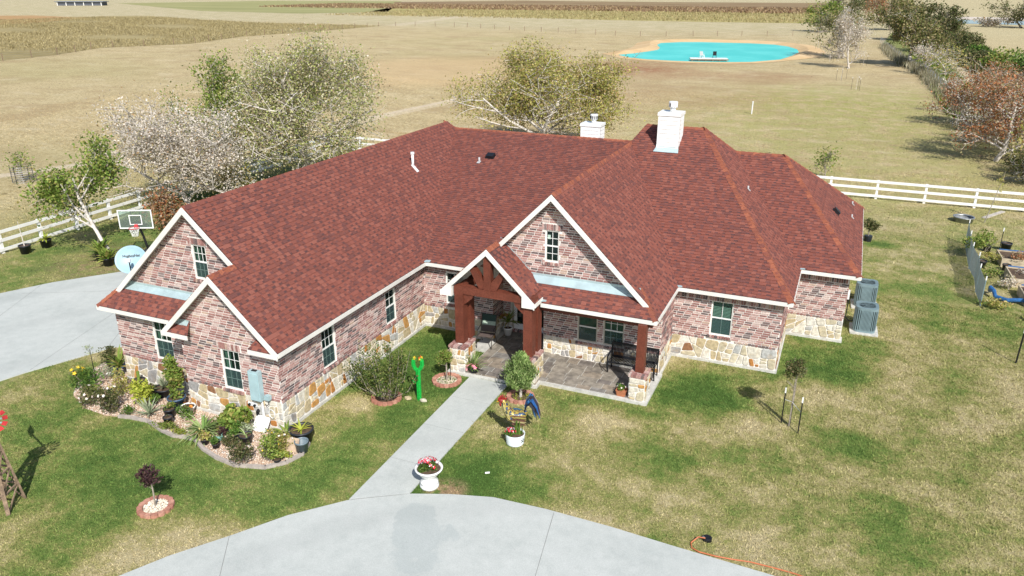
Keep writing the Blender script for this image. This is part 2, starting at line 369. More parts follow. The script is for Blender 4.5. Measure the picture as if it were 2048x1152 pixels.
tw = N(nt, 'TexWave'); tw.wave_type = 'RINGS'; tw.rings_direction = 'Z'; tw.inputs['Scale'].default_value = .09; tw.inputs['Distortion'].default_value = 6; tw.inputs['Detail'].default_value = 3; tw.inputs['Detail Scale'].default_value = .6; nt.links.new(pos(nt), tw.inputs[0]); c = mix(nt, math_(nt, 'MULTIPLY', rmap(nt, tw.outputs['Fac'], .8, 1, 0, .22), n2), c, (.24, .25, .24))
c = mix(nt, rmap(nt, noise(nt, 9, 3, .7), .70, .76, 0, .45), c, (.25, .25, .24))
k = rmap(nt, n3, .3, .7, .92, 1.07)
v = N(nt, 'VectorMath', operation='SCALE'); nt.links.new(c, v.inputs[0]); nt.links.new(k, v.inputs['Scale'])
setbsdf(nt, b, v.outputs[0], .85, 0, .3, (n3, .25, .006)); M_['conc'] = cm

# ------------------------------------------------------------------ the ground, drives and paths
mb = MB(); mb.face([(-1400, -60, 0), (900, -60, 0), (900, 2600, 0), (-1400, 2600, 0)])
mb.build('ground', M_['ground'], kind='structure')
DRIVE = [(-16.5, 3), (-14.6, 7.0), (-13.30, 9.21), (-12.82, 10.08), (-12.02, 11.19), (-11.26, 12.34), (-10.26, 13.42), (-8.94, 14.28), (-7.98, 14.67), (-6.93, 14.98), (-5.54, 15.06), (-3.88, 15.04), (-2.41, 14.95), (-0.13, 14.85), (3, 14.3), (8, 12.5), (12, 8), (12, -10), (-18, -10)][::-1]
mb = MB(); mb.prism(DRIVE, -.08, .03); dr = mb.build('driveway', M_['conc'], kind='structure')
WALK = [(-10.24, 13.46), (-8.96, 14.27), (-8.97, 20.60), (-10.35, 20.60)]
mb = MB(); mb.prism(WALK, -.08, .036); wk = mb.build('front_walkway', M_['conc'], kind='structure')
REAR = [(-40, 8), (-25.6, 10), (-24.6, 13.6), (-24.2, 15.0), (-23.6, 16.4), (-23.09, 17.6), (-22.4, 18.1), (-20.75, 18.2), (-20.75, 30), (-27, 28), (-28.4, 24.8), (-30.04, 22.64), (-31.01, 21.33), (-31.86, 19.55), (-34, 14.8)]
mb = MB(); mb.prism(REAR, -.08, .03); rd = mb.build('rear_driveway', M_['conc'], kind='structure')
jm = mat('joint_filler', (.20, .20, .19), .9)
def joint(par, a, b, z, w=.011):
    a, b = Vector((*a, z)), Vector((*b, z)); n = (b-a).normalized().cross(Vector((0, 0, 1)))*w/2
    m = MB(); m.face([a-n, b-n, b+n, a+n]); m.build('control_joint', jm, par)
for a, b in (((-12.02, 11.15), (-10.6, 9.0)), ((-5.3, 15.0), (-4.6, 11.0)), ((-10.2, 13.47), (-8.97, 14.26)), ((-10.6, 9), (-10, 5))): joint(dr, a, b, .034)
for y in (15.5, 17.4, 19.2): joint(wk, (-10.31, y), (-8.97, y), .040, .006)
for a, b in (((-24.2, 15.2), (-27.6, 26)), ((-31, 19.9), (-21, 25.2)), ((-26.4, 12), (-31.2, 21)), ((-23.2, 17.4), (-26.0, 22.0))): joint(rd, a, b, .034)
# ------------------------------------------------------------------ far fields, pond
def sheet(name, poly, m, z): mb = MB(); mb.face([(*p, z) for p in poly]); return mb.build(name, m, kind='structure')
def fieldmat(name, c0, c1, c2, s=.3):
    m, nt, b = new_mat(name); mp = N(nt, 'VectorMath', operation='MULTIPLY'); mp.inputs[1].default_value = (.25, 1, 1); nt.links.new(pos(nt), mp.inputs[0])
    f = math_(nt, 'ADD', math_(nt, 'MULTIPLY', noise(nt, s*.15, 3, .6, mp.outputs[0]), .55), math_(nt, 'MULTIPLY', noise(nt, s*3, 4, .7, mp.outputs[0]), .5))
    setbsdf(nt, b, ramp(nt, f, [(.3, c0), (.52, c1), (.75, c2)]), .95, 0, .1); return m
TALL = [(-160, 70), (-135.6, 93), (-137.9, 105.6), (-145, 121.5), (-137, 138), (-144.7, 164), (-142, 193), (-142, 225), (-198, 229), (-288, 262), (-300, 200), (-230, 100)]
sheet('tall_grass_field', TALL, fieldmat('golden_grass', (.17, .14, .06), (.31, .25, .12), (.45, .37, .19)), .02)
sheet('orange_grass_field', [(-310, 180), (-262, 178), (-262, 192), (-285, 236), (-330, 246), (-360, 220)], fieldmat('orange_grass', (.30, .17, .07), (.42, .26, .12), (.5, .36, .2)), .025)
sheet('green_pasture', [(-500, 440), (-458, 560), (-351, 590), (-273, 452), (-214, 345), (-240, 312), (-310, 323)], fieldmat('green_pasture', (.22, .22, .09), (.31, .30, .13), (.42, .37, .19)), .02)
sheet('straw_pasture', [(-227, 350), (-262, 430), (-190, 436), (-97, 410), (-15, 426), (-12, 300), (-53, 296), (-91, 298), (-140, 315), (-196, 310)], fieldmat('straw_pasture', (.22, .18, .06), (.36, .31, .12), (.46, .40, .19)), .02)
sheet('brown_pasture', [(-340, 560), (-273, 660), (-148, 640), (-20, 660), (-14, 424), (-77, 418), (-129, 413), (-198, 438), (-271, 446)], fieldmat('brown_pasture', (.16, .10, .055), (.26, .18, .10), (.38, .30, .16)), .03)
sheet('weedy_verge', [(7.5, 250), (12, 238), (13.2, 172), (13.3, 134), (14.2, 100), (12, 84), (9.5, 98), (9.0, 130), (7, 160), (4.5, 200)], fieldmat('weedy_verge', (.09, .12, .03), (.22, .24, .08), (.36, .32, .14), 1), .02)
sheet('ditch_bank', [(14.5, 250), (16.0, 172), (16.8, 134), (18.2, 104), (24, 98), (23, 145), (24, 204), (28, 300), (20, 330)], fieldmat('ditch_bank', (.035, .05, .014), (.09, .11, .03), (.20, .19, .07), 1), .02)
wm, nt, b = new_mat('turquoise_water')
c = mix(nt, rmap(nt, noise(nt, .12, 4, .6), .35, .7), (.035, .52, .47), (.09, .62, .56))
wv = N(nt, 'VectorMath', operation='MULTIPLY'); wv.inputs[1].default_value = (1, .35, 1); nt.links.new(pos(nt), wv.inputs[0])
setbsdf(nt, b, c, .35, 0, .12, (noise(nt, 2.2, 3, .6, wv.outputs[0]), .12, .05))
POND = [(-41.48, 147.2), (-39.6, 152), (-38.3, 157.4), (-37.6, 162), (-38.4, 167.5), (-41.0, 175.8), (-41.6, 182), (-38, 187), (-33.94, 188.7), (-22.87, 189), (-17.5, 187), (-14.0, 182), (-11.6, 174.6), (-10.7, 167), (-11.2, 158), (-12.58, 148.25), (-16.77, 141.29), (-20.5, 139.3), (-24.71, 138.2), (-29, 138.3), (-33.56, 139.2), (-38, 142)]
sheet('pond_water', POND[::-1], wm, .05)
sandm = fieldmat('sandy_bank', (.44, .29, .15), (.58, .41, .22), (.64, .50, .33), 2)
mb = MB(); cx, cy = -26, 163; nP = len(POND)
prof = [(0, .02), (.6, .16), (1.8, .5), (3.4, .25), (5.0, .01)]
for i in range(nP):
    ring = []
    for p in (POND[i], POND[(i+1) % nP]):
        d = Vector((p[0]-cx, (p[1]-cy)*.62)).normalized(); w = .35 if p[1] < 150 else (1.0 if p[0] > -14 else 1.25)
        hgt = .25 if p[1] < 150 else 1.0
        ring.append([(p[0]+d.x*(o*w-.15), p[1]+d.y*(o*w*1.35-.15), z*hgt+.03) for o, z in prof])
    for k in range(len(prof)-1): mb.face([ring[0][k], ring[0][k+1], ring[1][k+1], ring[1][k]][::-1])
mb.build('pond_bank', sandm, kind='structure')
fm = mat('far_blue_water', (.12, .24, .36), .15, 1, .1)
sheet('far_pond_water', [(29, 319), (48.6, 315), (62, 330), (60, 350), (31.7, 352)], fm, .05)
sheet('far_sand_bar', [(31, 356), (62, 354), (62, 384), (34, 390)], mat('pale_sand', (.58, .5, .42), .9, .2, .1), .03)
# ------------------------------------------------------------------ the house
HL = Vector((-11, 22, 0))
house = thing('brick_house', 'single-storey brick and stone house under a large red shingle roof', 'house', HL)
Z = Vector((0, 0, 1)); CAM = Vector((0, 0, 12.131))
def hpart(mb, name, m, parent=None, smooth=False, **kw):
    """a part (or sub-part) of the house written in world coordinates"""
    return mb.build(name, m, parent or house, smooth, at=(-HL if parent is None else None), **kw)
# ---- roof planes
ze = 2.70; xL, xR, xr, zr = -21.03, -13.50, -17.25, 6.20
yg, ygw, ysk, ylw, yp, ypw = 16.19, 16.42, 15.756, 16.085, 15.17, 15.45
xs, zs, xsl = -15.61, 4.669, -17.68
ymE, ymW, ymr, zm = 23.495, 23.816, 32.75, 5.914
xgr, zg, ygb, xgE, xgL0, yskE, ygW = -8.03, 6.19, 21.80, -4.47, -11.5, 21.483, 22.15
yhE, yhW, yh, zh, xh1, xh2, xhE = 24.606, 24.934, 32.12, 6.757, -7.671, -5.27, -.813
yrE, yrr, zrr, xr0, xr1, xrE, yrB = 28.056, 33.188, 5.723, -4.13, -2.173, 1.158, 37.95
ye, zee, xe, xeL, xeR, zeg = 20.93, 2.86, -9.85, -11.51, -8.20, 4.45
def V3(*a): return Vector(a)
P_ = {}
P_['lw_a'] = [V3(xR, yp, ze), V3(xR, yg, ze), V3(xs, yg, zs), V3(xs, yp, zs)]
P_['lw_b'] = [V3(xR, yg, ze), V3(xR, ymE, ze), V3(-16.90, ymr, zm), V3(xr, 32.5, zr), V3(xr, yg, zr)]
P_['lw_left'] = [V3(xr, yg, zr), V3(xr, 32.5, zr), V3(xL, 36.2, ze), V3(xL, ysk, ze), V3(xL+.46, yg, ze+.44)]
P_['lw_skirt'] = [V3(xL, ysk, ze), V3(-17.45, ysk, ze), V3(-17.45, ygw, ze+.66), V3(xL+.69, ygw, ze+.66)]
P_['small_left'] = [V3(xs, yp, zs), V3(xs, ygw, zs), V3(xsl, ygw, ze), V3(xsl, yp, ze)]
P_['main'] = [V3(xR, ymE, ze), V3(xgL0, ymE, ze), V3(-8.30, ymr, zm), V3(-16.90, ymr, zm)]
P_['gable_r'] = [V3(xgE, ygb, ze), V3(xgE, yhE, ze), V3(xgr, yhE+(zg-ze)/.54, zg), V3(xgr, ygb, zg)]
P_['gable_tip'] = [V3(xgE, yskE, ze), V3(xgE, ygb, ze), V3(xgE-.32, ygb, ze+.314)]
P_['gable_l'] = [V3(xgr, ygb, zg), V3(xgr, 31.1, zg), V3(-8.30, ymr, zm), V3(xgL0, ymE, ze), V3(xgL0, ygb, ze)]
P_['skirt'] = [V3(-8.21, yskE, ze), V3(xgE, yskE, ze), V3(xgE-.66, ygW, ze+.66), V3(-8.82, ygW, ze+.66)]
P_['entry_r'] = [V3(xeR, ye, zee), V3(xeR, yskE+.18, zee), V3(-8.80, ygW, 3.43), V3(xe, ygW+.05, zeg), V3(xe, ye, zeg)]
P_['entry_l'] = [V3(xe, ye, zeg), V3(xe, ygW+.05, zeg), V3(xe-.3, 24.6, zeg-.29), V3(xeL, 24.0, zee), V3(xeL, ye, zee)]
P_['hip_f'] = [V3(xgE, yhE, ze), V3(xhE, yhE, ze), V3(xh2, yh, zh), V3(xh1, yh, zh), V3(xgr, yhE+(zg-ze)/.54, zg)]
P_['hip_r'] = [V3(xhE, yhE, ze), V3(xhE, yrE, ze), V3(xr0, yrr, zrr), V3(xh2, yh, zh)]
P_['right_f'] = [V3(xhE, yrE, ze), V3(xrE, yrE, ze), V3(xr1, yrr, zrr), V3(xr0, yrr, zrr)]
P_['right_r'] = [V3(xrE, yrE, ze), V3(xrE, yrB, ze), V3(xr1, yrr, zrr)]
P_['ret_l'] = [V3(xsl+.02, yp-.03, ze-.02), V3(-16.70, yp-.03, ze-.02), V3(-16.85, ypw, ze+.27), V3(-17.33, ypw, ze+.27)]
P_['ret_r'] = [V3(-14.50, yp-.03, ze-.03), V3(xR-.02, yp-.03, ze-.03), V3(-13.80, ypw, ze+.26), V3(-14.32, ypw, ze+.26)]
HID = {}   # slopes turned away from the photograph
HID['back_main'] = [V3(-16.90, ymr, zm), V3(-8.30, ymr, zm), V3(-8.30, 41.5, ze), V3(-19.6, 41.5, ze)]
HID['back_lw'] = [V3(xr, 32.5, zr), V3(-16.90, ymr, zm), V3(-19.6, 41.5, ze), V3(xL, 36.2, ze)]
HID['back_right'] = [V3(xr0, yrr, zrr), V3(xr1, yrr, zrr), V3(xrE, yrB, ze), V3(xr0, yrB, ze)]
HID['back_hip'] = [V3(xh1, yh, zh), V3(xh2, yh, zh), V3(xr0, yrr, zrr), V3(xr0, yrB, ze), V3(-8.30, 41.5, ze)]
HID['back_fill'] = [V3(xgr, 31.1, zg), V3(xh1, yh, zh), V3(-8.30, 41.5, ze), V3(-8.30, ymr, zm)]
def pnorm(p):
    n = (p[1]-p[0]).cross(p[2]-p[0]).normalized(); return n if n.z > 0 else -n
deck, soff = MB(), MB()
for k, p in list(P_.items())+list(HID.items()):
    n = pnorm(p); ccw = p if (p[1]-p[0]).cross(p[2]-p[0]).z > 0 else p[::-1]
    deck.face([q-Z*.004 for q in ccw])
    if k not in ('ret_l', 'ret_r'): soff.face([q-Z*.115 for q in ccw[::-1]])
roof = hpart(deck, 'roof', M_['deck']); soffit = hpart(soff, 'soffit', M_['soffit'])
def shingle_plane(mbs, poly, rs, E=.142):
    n = pnorm(poly); e = n.cross(Z); e = Vector((e.x, e.y, 0)).normalized()*-1; s = n.cross(e).normalized()
    if s.z < 0: s = -s; e = -e
    o = poly[0]; P2 = [((q-o).dot(e), (q-o).dot(s)) for q in poly]
    if area(P2) < 0: P2 = P2[::-1]
    b0 = min(q[1] for q in P2); b1 = max(q[1] for q in P2); k = 0
    pt = lambda a, b, h: o+e*a+s*b+n*h
    while b0+k*E < b1-.02:
        lo, hi = b0+k*E, min(b0+(k+1)*E+.03, b1)
        row = clipto([(-99, lo), (99, lo), (99, hi), (-99, hi)], P2)
        if len(row) >= 3:
            a, a1 = min(q[0] for q in row), max(q[0] for q in row); a -= rs.random()*.3; tooth = rs.random() < .5
            while a < a1:
                w = rs.uniform(.12, .22) if tooth else rs.uniform(.08, .16); q0 = [(a, lo), (a+w, lo), (a+w, hi), (a, hi)]
                md = lo+.55*E
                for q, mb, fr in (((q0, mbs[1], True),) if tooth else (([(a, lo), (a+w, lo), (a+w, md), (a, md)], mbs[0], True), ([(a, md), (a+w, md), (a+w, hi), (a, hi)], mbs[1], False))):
                    q = clipto(q, P2)
                    if len(q) < 3 or area(q) < 4e-4: continue
                    t = .026 if tooth else .011
                    hh = lambda b: t+(.004-t)*min(1, (b-lo)/(E+.03)); m = len(q); i0 = len(mb.v)
                    mb.v += [tuple(pt(x, y, hh(y))) for x, y in q]
                    mb.f.append([i0+j for j in range(m)])
                    if fr:
                        mb.v += [tuple(pt(x, y, -.002)) for x, y in q]
                        for j in range(m):
                            j2 = (j+1) % m
                            if abs(q[j][1]-lo) < 1e-5 and abs(q[j2][1]-lo) < 1e-5 or tooth: mb.f.append([i0+j, i0+m+j, i0+m+j2, i0+j2])
                a += w; tooth = not tooth if not tooth or rs.random() < .9 else tooth
        k += 1
rs = random.Random(3); shg = (MB(), MB())
for k, p in P_.items(): shingle_plane(shg, p, rs)
for k, p in HID.items(): shingle_plane(shg, p, rs, .28)
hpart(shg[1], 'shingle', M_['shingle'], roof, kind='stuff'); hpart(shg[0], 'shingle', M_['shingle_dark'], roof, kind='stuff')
def caps(p, q, A, B, E=.20, w=.15):
    """cap shingles from the low end p to the high end q between the planes A and B"""
    t = (q-p).normalized(); L = (q-p).length; ws = []
    for poly in (A, B):
        c = sum(poly, Vector())/len(poly)-p; d = (c-t*c.dot(t)).normalized(); ws.append((d, pnorm(poly)))
    n = (ws[0][1]+ws[1][1]).normalized(); mb = MB(); l = E+.05
    r0, r1 = n*.034, t*l+n*.014
    for d, pn in ws:
        a, b = d*w+pn*.022, d*w+t*l+pn*.008
        f = [r0, a, b, r1]; f = f if (a-r0).cross(b-r0).dot(n) > 0 else f[::-1]; mb.face(f)
        mb.face([r0, a, d*w-pn*.003, n*.004])
        mb.face([a, b, b-pn*.02, a-pn*.02])
    me = mb.mesh('ridge_cap', M_['cap']); k = 0
    while k*E < L-.06:
        o = bpy.data.objects.new('ridge_cap', me); COL.objects.link(o); o.parent = roof; o.location = p+t*(k*E); k += 1
PP = P_
caps(V3(xr, yg, zr), V3(xr, 32.5, zr), PP['lw_b'], PP['lw_left'])
caps(V3(xs, yp, zs), V3(xs, yg, zs), PP['lw_a'], PP['small_left'])
caps(V3(-16.90, ymr, zm), V3(xr, 32.5, zr), PP['lw_b'], HID['back_lw'])
caps(V3(-16.88, ymr, zm), V3(-8.2, ymr, zm), PP['main'], HID['back_main'], .24)
caps(V3(xgr, ygb, zg), V3(xgr, 31.15, zg), PP['gable_r'], PP['gable_l'])
caps(V3(xgr, 31.15, zg), V3(xh1, yh, zh), PP['hip_f'], HID['back_fill'])
caps(V3(xh1, yh, zh), V3(xh2, yh, zh), PP['hip_f'], HID['back_hip'])
caps(V3(xhE, yhE, ze), V3(xh2, yh, zh), PP['hip_f'], PP['hip_r'])
caps(V3(xr0, yrr, zrr), V3(xh2, yh, zh), PP['hip_r'], HID['back_hip'], .24)
caps(V3(xr0, yrr, zrr), V3(xr1, yrr, zrr), PP['right_f'], HID['back_right'], .24)
caps(V3(xrE, yrE, ze), V3(xr1, yrr, zrr), PP['right_f'], PP['right_r'])
caps(V3(xrE, yrB, ze), V3(xr1, yrr, zrr), PP['right_r'], HID['back_right'], .3)
caps(V3(xe, ye, zeg), V3(xe, ygW, zeg), PP['entry_r'], PP['entry_l'])
caps(V3(xgE, yskE, ze), V3(xgE-.66, ygW, ze+.66), PP['skirt'], PP['gable_r'], .2, .11)
caps(V3(xL, ysk, ze), V3(xL+.46, yg, ze+.46), PP['lw_skirt'], PP['lw_left'], .2, .11)
# ---- fascia, rake boards, flashings
def board(a, b, out, h, t, name='fascia_board', m='trim', drop=.012, parent=None):
    a, b, out = Vector(a), Vector(b), Vector(out); mb = MB(); mb.obox(a-Z*drop, b-a, out*t, -Z*h); return hpart(mb, name, M_[m], parent)
F_, Rr, Lf = V3(0, -1, 0), V3(1, 0, 0), V3(-1, 0, 0)
for a, b, o in (((xR, yp+.002, ze), (xR, ymE-.0, ze), Rr), ((xR+.032, ymE, ze), (xeL-.05, ymE, ze), F_), ((xL, ysk, ze), (-17.62, ysk, ze), F_),
                ((xsl-.01, yp-.03, ze-.02), (-16.70, yp-.03, ze-.02), F_), ((-14.50, yp-.03, ze-.03), (xR+.03, yp-.03, ze-.03), F_), ((-8.20, yskE, ze), (xgE, yskE, ze), F_), ((xgE, yskE, ze), (xgE, yhE-.032, ze), Rr),
                ((xgE, yhE, ze), (xhE, yhE, ze), F_), ((xhE, yhE, ze), (xhE, yrE-.032, ze), Rr), ((xhE, yrE, ze), (xrE, yrE, ze), F_), ((xrE, yrE, ze), (xrE, yrB, ze), Rr), ((xL, ysk, ze), (xL, 36.2, ze), Lf),
                ((xeR, ye+.002, zee), (xeR, yskE+.16, zee), Rr), ((xeL, ye+.002, zee), (xeL, ymE+.3, zee), Lf)):
    board(a, b, o, .125, .032)
for a, b in (((xr, yg, zr), (xL+.46, yg, ze+.44)), ((xr, yg, zr), (xs-.01, yg, zs+.012)), ((xs, yp, zs), (xsl, yp, ze)), ((xs, yp, zs), (xR, yp, ze)),
             ((xgr, ygb, zg), (xgE-.32, ygb, ze+.315)), ((xgr, ygb, zg), (xgL0, ygb, ze)), ((xe, ye, zeg), (xeR, ye, zee)), ((xe, ye, zeg), (xeL, ye, zee))):
    board(a, b, F_, .20, .045, 'rake_board')
# boxed ends of the entry rakes and their cheeks
mb = MB()
for x, d in ((xeL, 1), (xeR, -1)):
    pts = [(x, zee-.02), (x+d*.42, zee-.02+.40), (x+d*.42, zee-.17), (x, zee-.17)]
    for yy in (ye-.047,): mb.face([(px, yy, pz) for px, pz in (pts if d > 0 else pts[::-1])][::-1])
    mb.face([(x, ye-.047, zee-.17), (x+d*.42, ye-.047, zee-.17), (x+d*.42, ye+.5, zee-.17), (x, ye+.5, zee-.17)])
    mb.face([(x+d*.42, ye-.047, zee-.17), (x+d*.42, ye-.047, zee+.2), (x+d*.42, ye+.5, zee+.2), (x+d*.42, ye+.5, zee-.17)])
hpart(mb, 'boxed_eave', M_['trim'])
def flash(name, a, b, up_, slope, wall_h=.05, w=.17):
    """a bent metal strip where a roof meets a wall: a to b along the wall, 'slope' points down the roof"""
    a, b, s = Vector(a), Vector(b), Vector(slope).normalized(); lift = Vector(up_).normalized()*.026; mb = MB()
    mb.face([a+lift, a+lift+s*w, b+lift+s*w, b+lift]); mb.face([a+lift, b+lift, b+lift+Z*wall_h, a+lift+Z*wall_h]); mb.face([a+lift+s*w, a+s*w, b+s*w, b+lift+s*w])
    hpart(mb, name, M_['flash'], roof)
sk = V3(0, -1, -1)
flash('wall_flashing', (xL+.72, ygw-.015, ze+.655), (-17.3, ygw-.015, ze+.655), (0, -1, 1), sk, .07, .22)
flash('wall_flashing', (-8.90, ygW-.015, ze+.655), (-5.15, ygW-.015, ze+.655), (0, -1, 1), sk, .07, .27)
flash('wall_flashing', (-9.90, ygW-.02, zeg-.03), (-8.86, ygW-.02, 3.44), (.7, 0, .7), F_, .07, .17)
flash('wall_flashing', (-17.31, ypw-.015, ze+.26), (-16.86, ypw-.015, ze+.26), (0, -1, 1), sk, .05, .13)
flash('wall_flashing', (-14.31, ypw-.015, ze+.25), (-13.95, ypw-.015, ze+.25), (0, -1, 1), sk, .05, .1)
for x, y, z, r in ((xgE-.02, yhE-.05, ze, .5), (xhE-.02, yrE-.05, ze, .5), (xR+.02, ymE-.05, ze, .5), (-8.18, yskE-.04, ze+.05, .8)):
    mb = MB(); mb.obox((x-.08, y-.06, z+.02), (.24, .1, 0), (-.03, .16, .02), (0, 0, .012)); hpart(mb, 'valley_flashing', M_['flash'], roof)
# ---- walls: mortar sheets with proud bricks and stones
BR = []; ST = []
class Wall:
    def __init__(s, p, u, L, ztop, zbot=0.0, knees=(), holes=(), jobs=None):
        s.p, s.u, s.L = Vector(p), Vector(u), L; s.n = s.u.cross(Z); s.holes = list(holes)
        s.zt = ztop if callable(ztop) else (lambda a: ztop); s.zb = zbot if callable(zbot) else (lambda a: zbot)
        us = sorted({0, L, *knees, *[h[0] for h in holes], *[h[1] for h in holes]}); mb = MB()
        for a0, a1 in zip(us, us[1:]):
            cuts = sorted([(h[2], h[3]) for h in holes if h[0] < a1-1e-6 and h[1] > a0+1e-6]); lo0, lo1 = s.zb(a0+1e-6), s.zb(a1-1e-6)
            for c0, c1 in cuts+[(None, None)]:
                hi0, hi1 = (c0, c0) if c0 is not None else (s.zt(a0+1e-6), s.zt(a1-1e-6))
                if hi0 > lo0+1e-4 or hi1 > lo1+1e-4: mb.face([s.at(a0, lo0), s.at(a1, lo1), s.at(a1, hi1), s.at(a0, hi0)])
                lo0 = lo1 = c1
        for a0, a1, z0, z1 in holes:
            dp = -.075
            for q in (((a0, z0), (a1, z0)), ((a1, z0), (a1, z1)), ((a1, z1), (a0, z1)), ((a0, z1), (a0, z0))):
                mb.face([s.at(*q[0]), s.at(*q[0], dp), s.at(*q[1], dp), s.at(*q[1])])
        s.ob = hpart(mb, 'wall', M_['mortar'])
    def at(s, a, z, d=0): return s.p+s.u*a+s.n*d+Z*z
    def brick(s, a, z, w, h, proud=.011, depth=.0):
        BR.append((s, s.at(a, z, -depth), s.u*w, s.n*(proud+depth), Z*h))
    def bricks(s, z0, z1, skip=()):
        C, BL, JT = .0785, .252, .021; k = 0; holes = s.holes+list(skip)
        while z0+k*C+.062 < z1+.03:
            za, zb = z0+k*C, z0+k*C+.057; a = -(k % 2)*BL/2-.07*(k % 3); 
            while a < s.L:
                iv = [(max(a, 0), min(a+BL-JT, s.L))]
                for h in holes:
                    if h[2] < zb-.01 and h[3] > za+.01:
                        iv = [x for (i0, i1) in iv for x in ((i0, min(i1, h[0]-.012)), (max(i0, h[1]+.012), i1)) if x[1]-x[0] > .035]
                for i0, i1 in iv:
                    while i1-i0 > .035 and s.zt(i0) < zb-.02: i0 += .02
                    while i1-i0 > .035 and s.zt(i1) < zb-.02: i1 -= .02
                    if i1-i0 > .04 and s.zb((i0+i1)/2) < za+.03: s.brick(i0, za, i1-i0, .057, random.uniform(.006, .014))
                a += BL
            k += 1
    def soldiers(s, a0, a1, z, h=.2, proud=.016):
        k = 0
        while a0+k*.0785+.062 <= a1+.005:
            s.brick(a0+k*.0785, z, .062, h, proud); k += 1
    def headers(s, z, skip=(), proud=.03, w=.088):
        a = .01
        while a < s.L-.05:
            if not any(h[0]-.06 < a+w and h[1]+.06 > a for h in skip): s.brick(a, z, w, .058, proud)
            a += w+.024
    def sill(s, a0, a1, z):
        k = 0
        while a0+k*.085 < a1-.03:
            BR.append((s, s.at(a0+k*.085, z-.10, -.06), s.u*.066, s.n*.125, Z*.085)); k += 1
    def stones(s, z0, z1, big=.135, seed=0, a0=0, a1=None, skip=(), quoins=True):
        rr = random.Random(seed); a1 = s.L if a1 is None else a1; todo = [[(a0+.0, z0), (a1-.0, z0), (a1-.0, z1), (a0+.0, z1)]]; done = []
        while todo:
            p = todo.pop(); A = area(p); lim = big*rr.choice((.35, .55, .8, 1.2, 1.5))
            cx = sum(q[0] for q in p)/len(p); cy = sum(q[1] for q in p)/len(p)
            if A < lim and max(q[0] for q in p)-min(q[0] for q in p) < .75: done.append(p); continue
            sxx = sum((q[0]-cx)**2 for q in p); syy = sum((q[1]-cy)**2 for q in p)
            th = (0 if sxx > syy*1.15 else math.pi/2)+rr.gauss(0, .22); nx, ny = math.cos(th), math.sin(th)
            off = rr.uniform(-.16, .16)*math.sqrt(A); c = -(nx*cx+ny*cy)+off
            for q in (clip_poly(p, nx, ny, c), clip_poly(p, -nx, -ny, -c)):
                if len(q) >= 3 and area(q) > 2e-3: todo.append(q)
        for p in done:
            if any(h[0] < sum(q[0] for q in p)/len(p) < h[1] and h[2] < sum(q[1] for q in p)/len(p) < h[3] for h in skip): continue
            q = inset(p, .017)
            if len(q) < 3 or area(q) < .002: continue
            q = chamfer(q, rr.uniform(.07, .18)); d = rr.uniform(.016, .03); c2 = (sum(x for x, _ in q)/len(q), sum(y for _, y in q)/len(q))
            ST.append((s, c2, q, d))
U, UR = V3(1, 0, 0), V3(0, 1, 0)
ztop = 2.56
def band(w, st, seed, zb=.10, top=None, sold=False, skip=(), big=.135, hole_skip=()):
    w.stones(zb, st, big, seed, skip=hole_skip)
    w.headers(st+.012, skip=skip); t = (top or ztop)
    w.bricks(st+.085, t-.215 if sold else t+.1)
    if sold: w.soldiers(.01, w.L, t-.205, .19)
# left wing, front
h1 = (-19.15+20.69, -18.42+20.69, 1.08, 2.37)
w1 = Wall((-20.69, ylw, 0), U, 20.69-17.31, ztop, holes=[h1]); band(w1, .90, 1, skip=[h1]); w1.sill(h1[0]-.06, h1[1]+.06, 1.075)
lw_top = lambda a: min(zr-.9385*abs(xr-(-20.9+a)), 9)-.10
h2 = (-17.36+20.9, -16.83+20.9, 3.94, 5.0)
w2 = Wall((-20.9, ygw, 0), U, 7.35, lw_top, lambda a: min(3.2, lw_top(a)-.01), knees=[20.9+xr], holes=[h2]); w2.bricks(3.37, 6.2, skip=[(h2[0]-.1, h2[1]+.1, 5.0, 5.22)]); w2.soldiers(h2[0]-.11, h2[1]+.12, 5.015, .19); w2.sill(h2[0]-.06, h2[1]+.06, 3.935)
h3 = (-15.83+17.31, -15.16+17.31, 1.05, 2.31)
sm_top = lambda a: zs-.948*abs(xs-(-17.31+a))-.08 if a > .02 else 2.9
w3 = Wall((-17.31, ypw, 0), U, 3.51, sm_top, 0, knees=[17.31+xs], holes=[h3]); w3.stones(.10, .97, .13, 3); w3.headers(.985, skip=[h3]); w3.bricks(1.06, 4.6, skip=[(h3[0]-.11, h3[1]+.11, 2.3, 2.54)])
w3.soldiers(h3[0]-.11, h3[1]+.13, 2.325, .20); w3.sill(h3[0]-.06, h3[1]+.06, 1.045)
w3b = Wall((-17.31, ylw, 0), V3(0, -1, 0), ylw-ypw, 2.9); w3b.stones(.1, .97, .13, 31); w3b.bricks(1.06, 2.9)
h4a, h4b = (17.49-ypw, 18.16-ypw, 1.07, 2.33), (21.14-ypw, 21.76-ypw, 1.08, 2.28)
w4 = Wall((-13.80, ypw, 0), UR, ymW-ypw, ztop, holes=[h4a, h4b]); w4.stones(.10, .93, .13, 4); w4.headers(.945, skip=[h4a, h4b]); w4.bricks(1.02, 2.62)
for h in (h4a, h4b): w4.sill(h[0]-.07, h[1]+.07, h[2]-.005)
h5 = (-12.85+13.80, -12.20+13.80, 1.07, 2.29)
w5 = Wall((-13.80, ymW, 0), U, 2.15, 2.6, holes=[h5]); band(w5, .84, 5, top=2.6, skip=[h5]); w5.soldiers(.45, 2.1, 2.36, .19, .02); w5.sill(h5[0]-.07, h5[1]+.07, 1.065)
et = lambda x: min(zeg-.985*abs(x-xe) if x < xe else 4.3, 4.3)-.16
w6 = Wall((-11.65, 23.45, 0), U, .86, lambda a: et(-11.65+a)); band(w6, .80, 6, top=4.1)
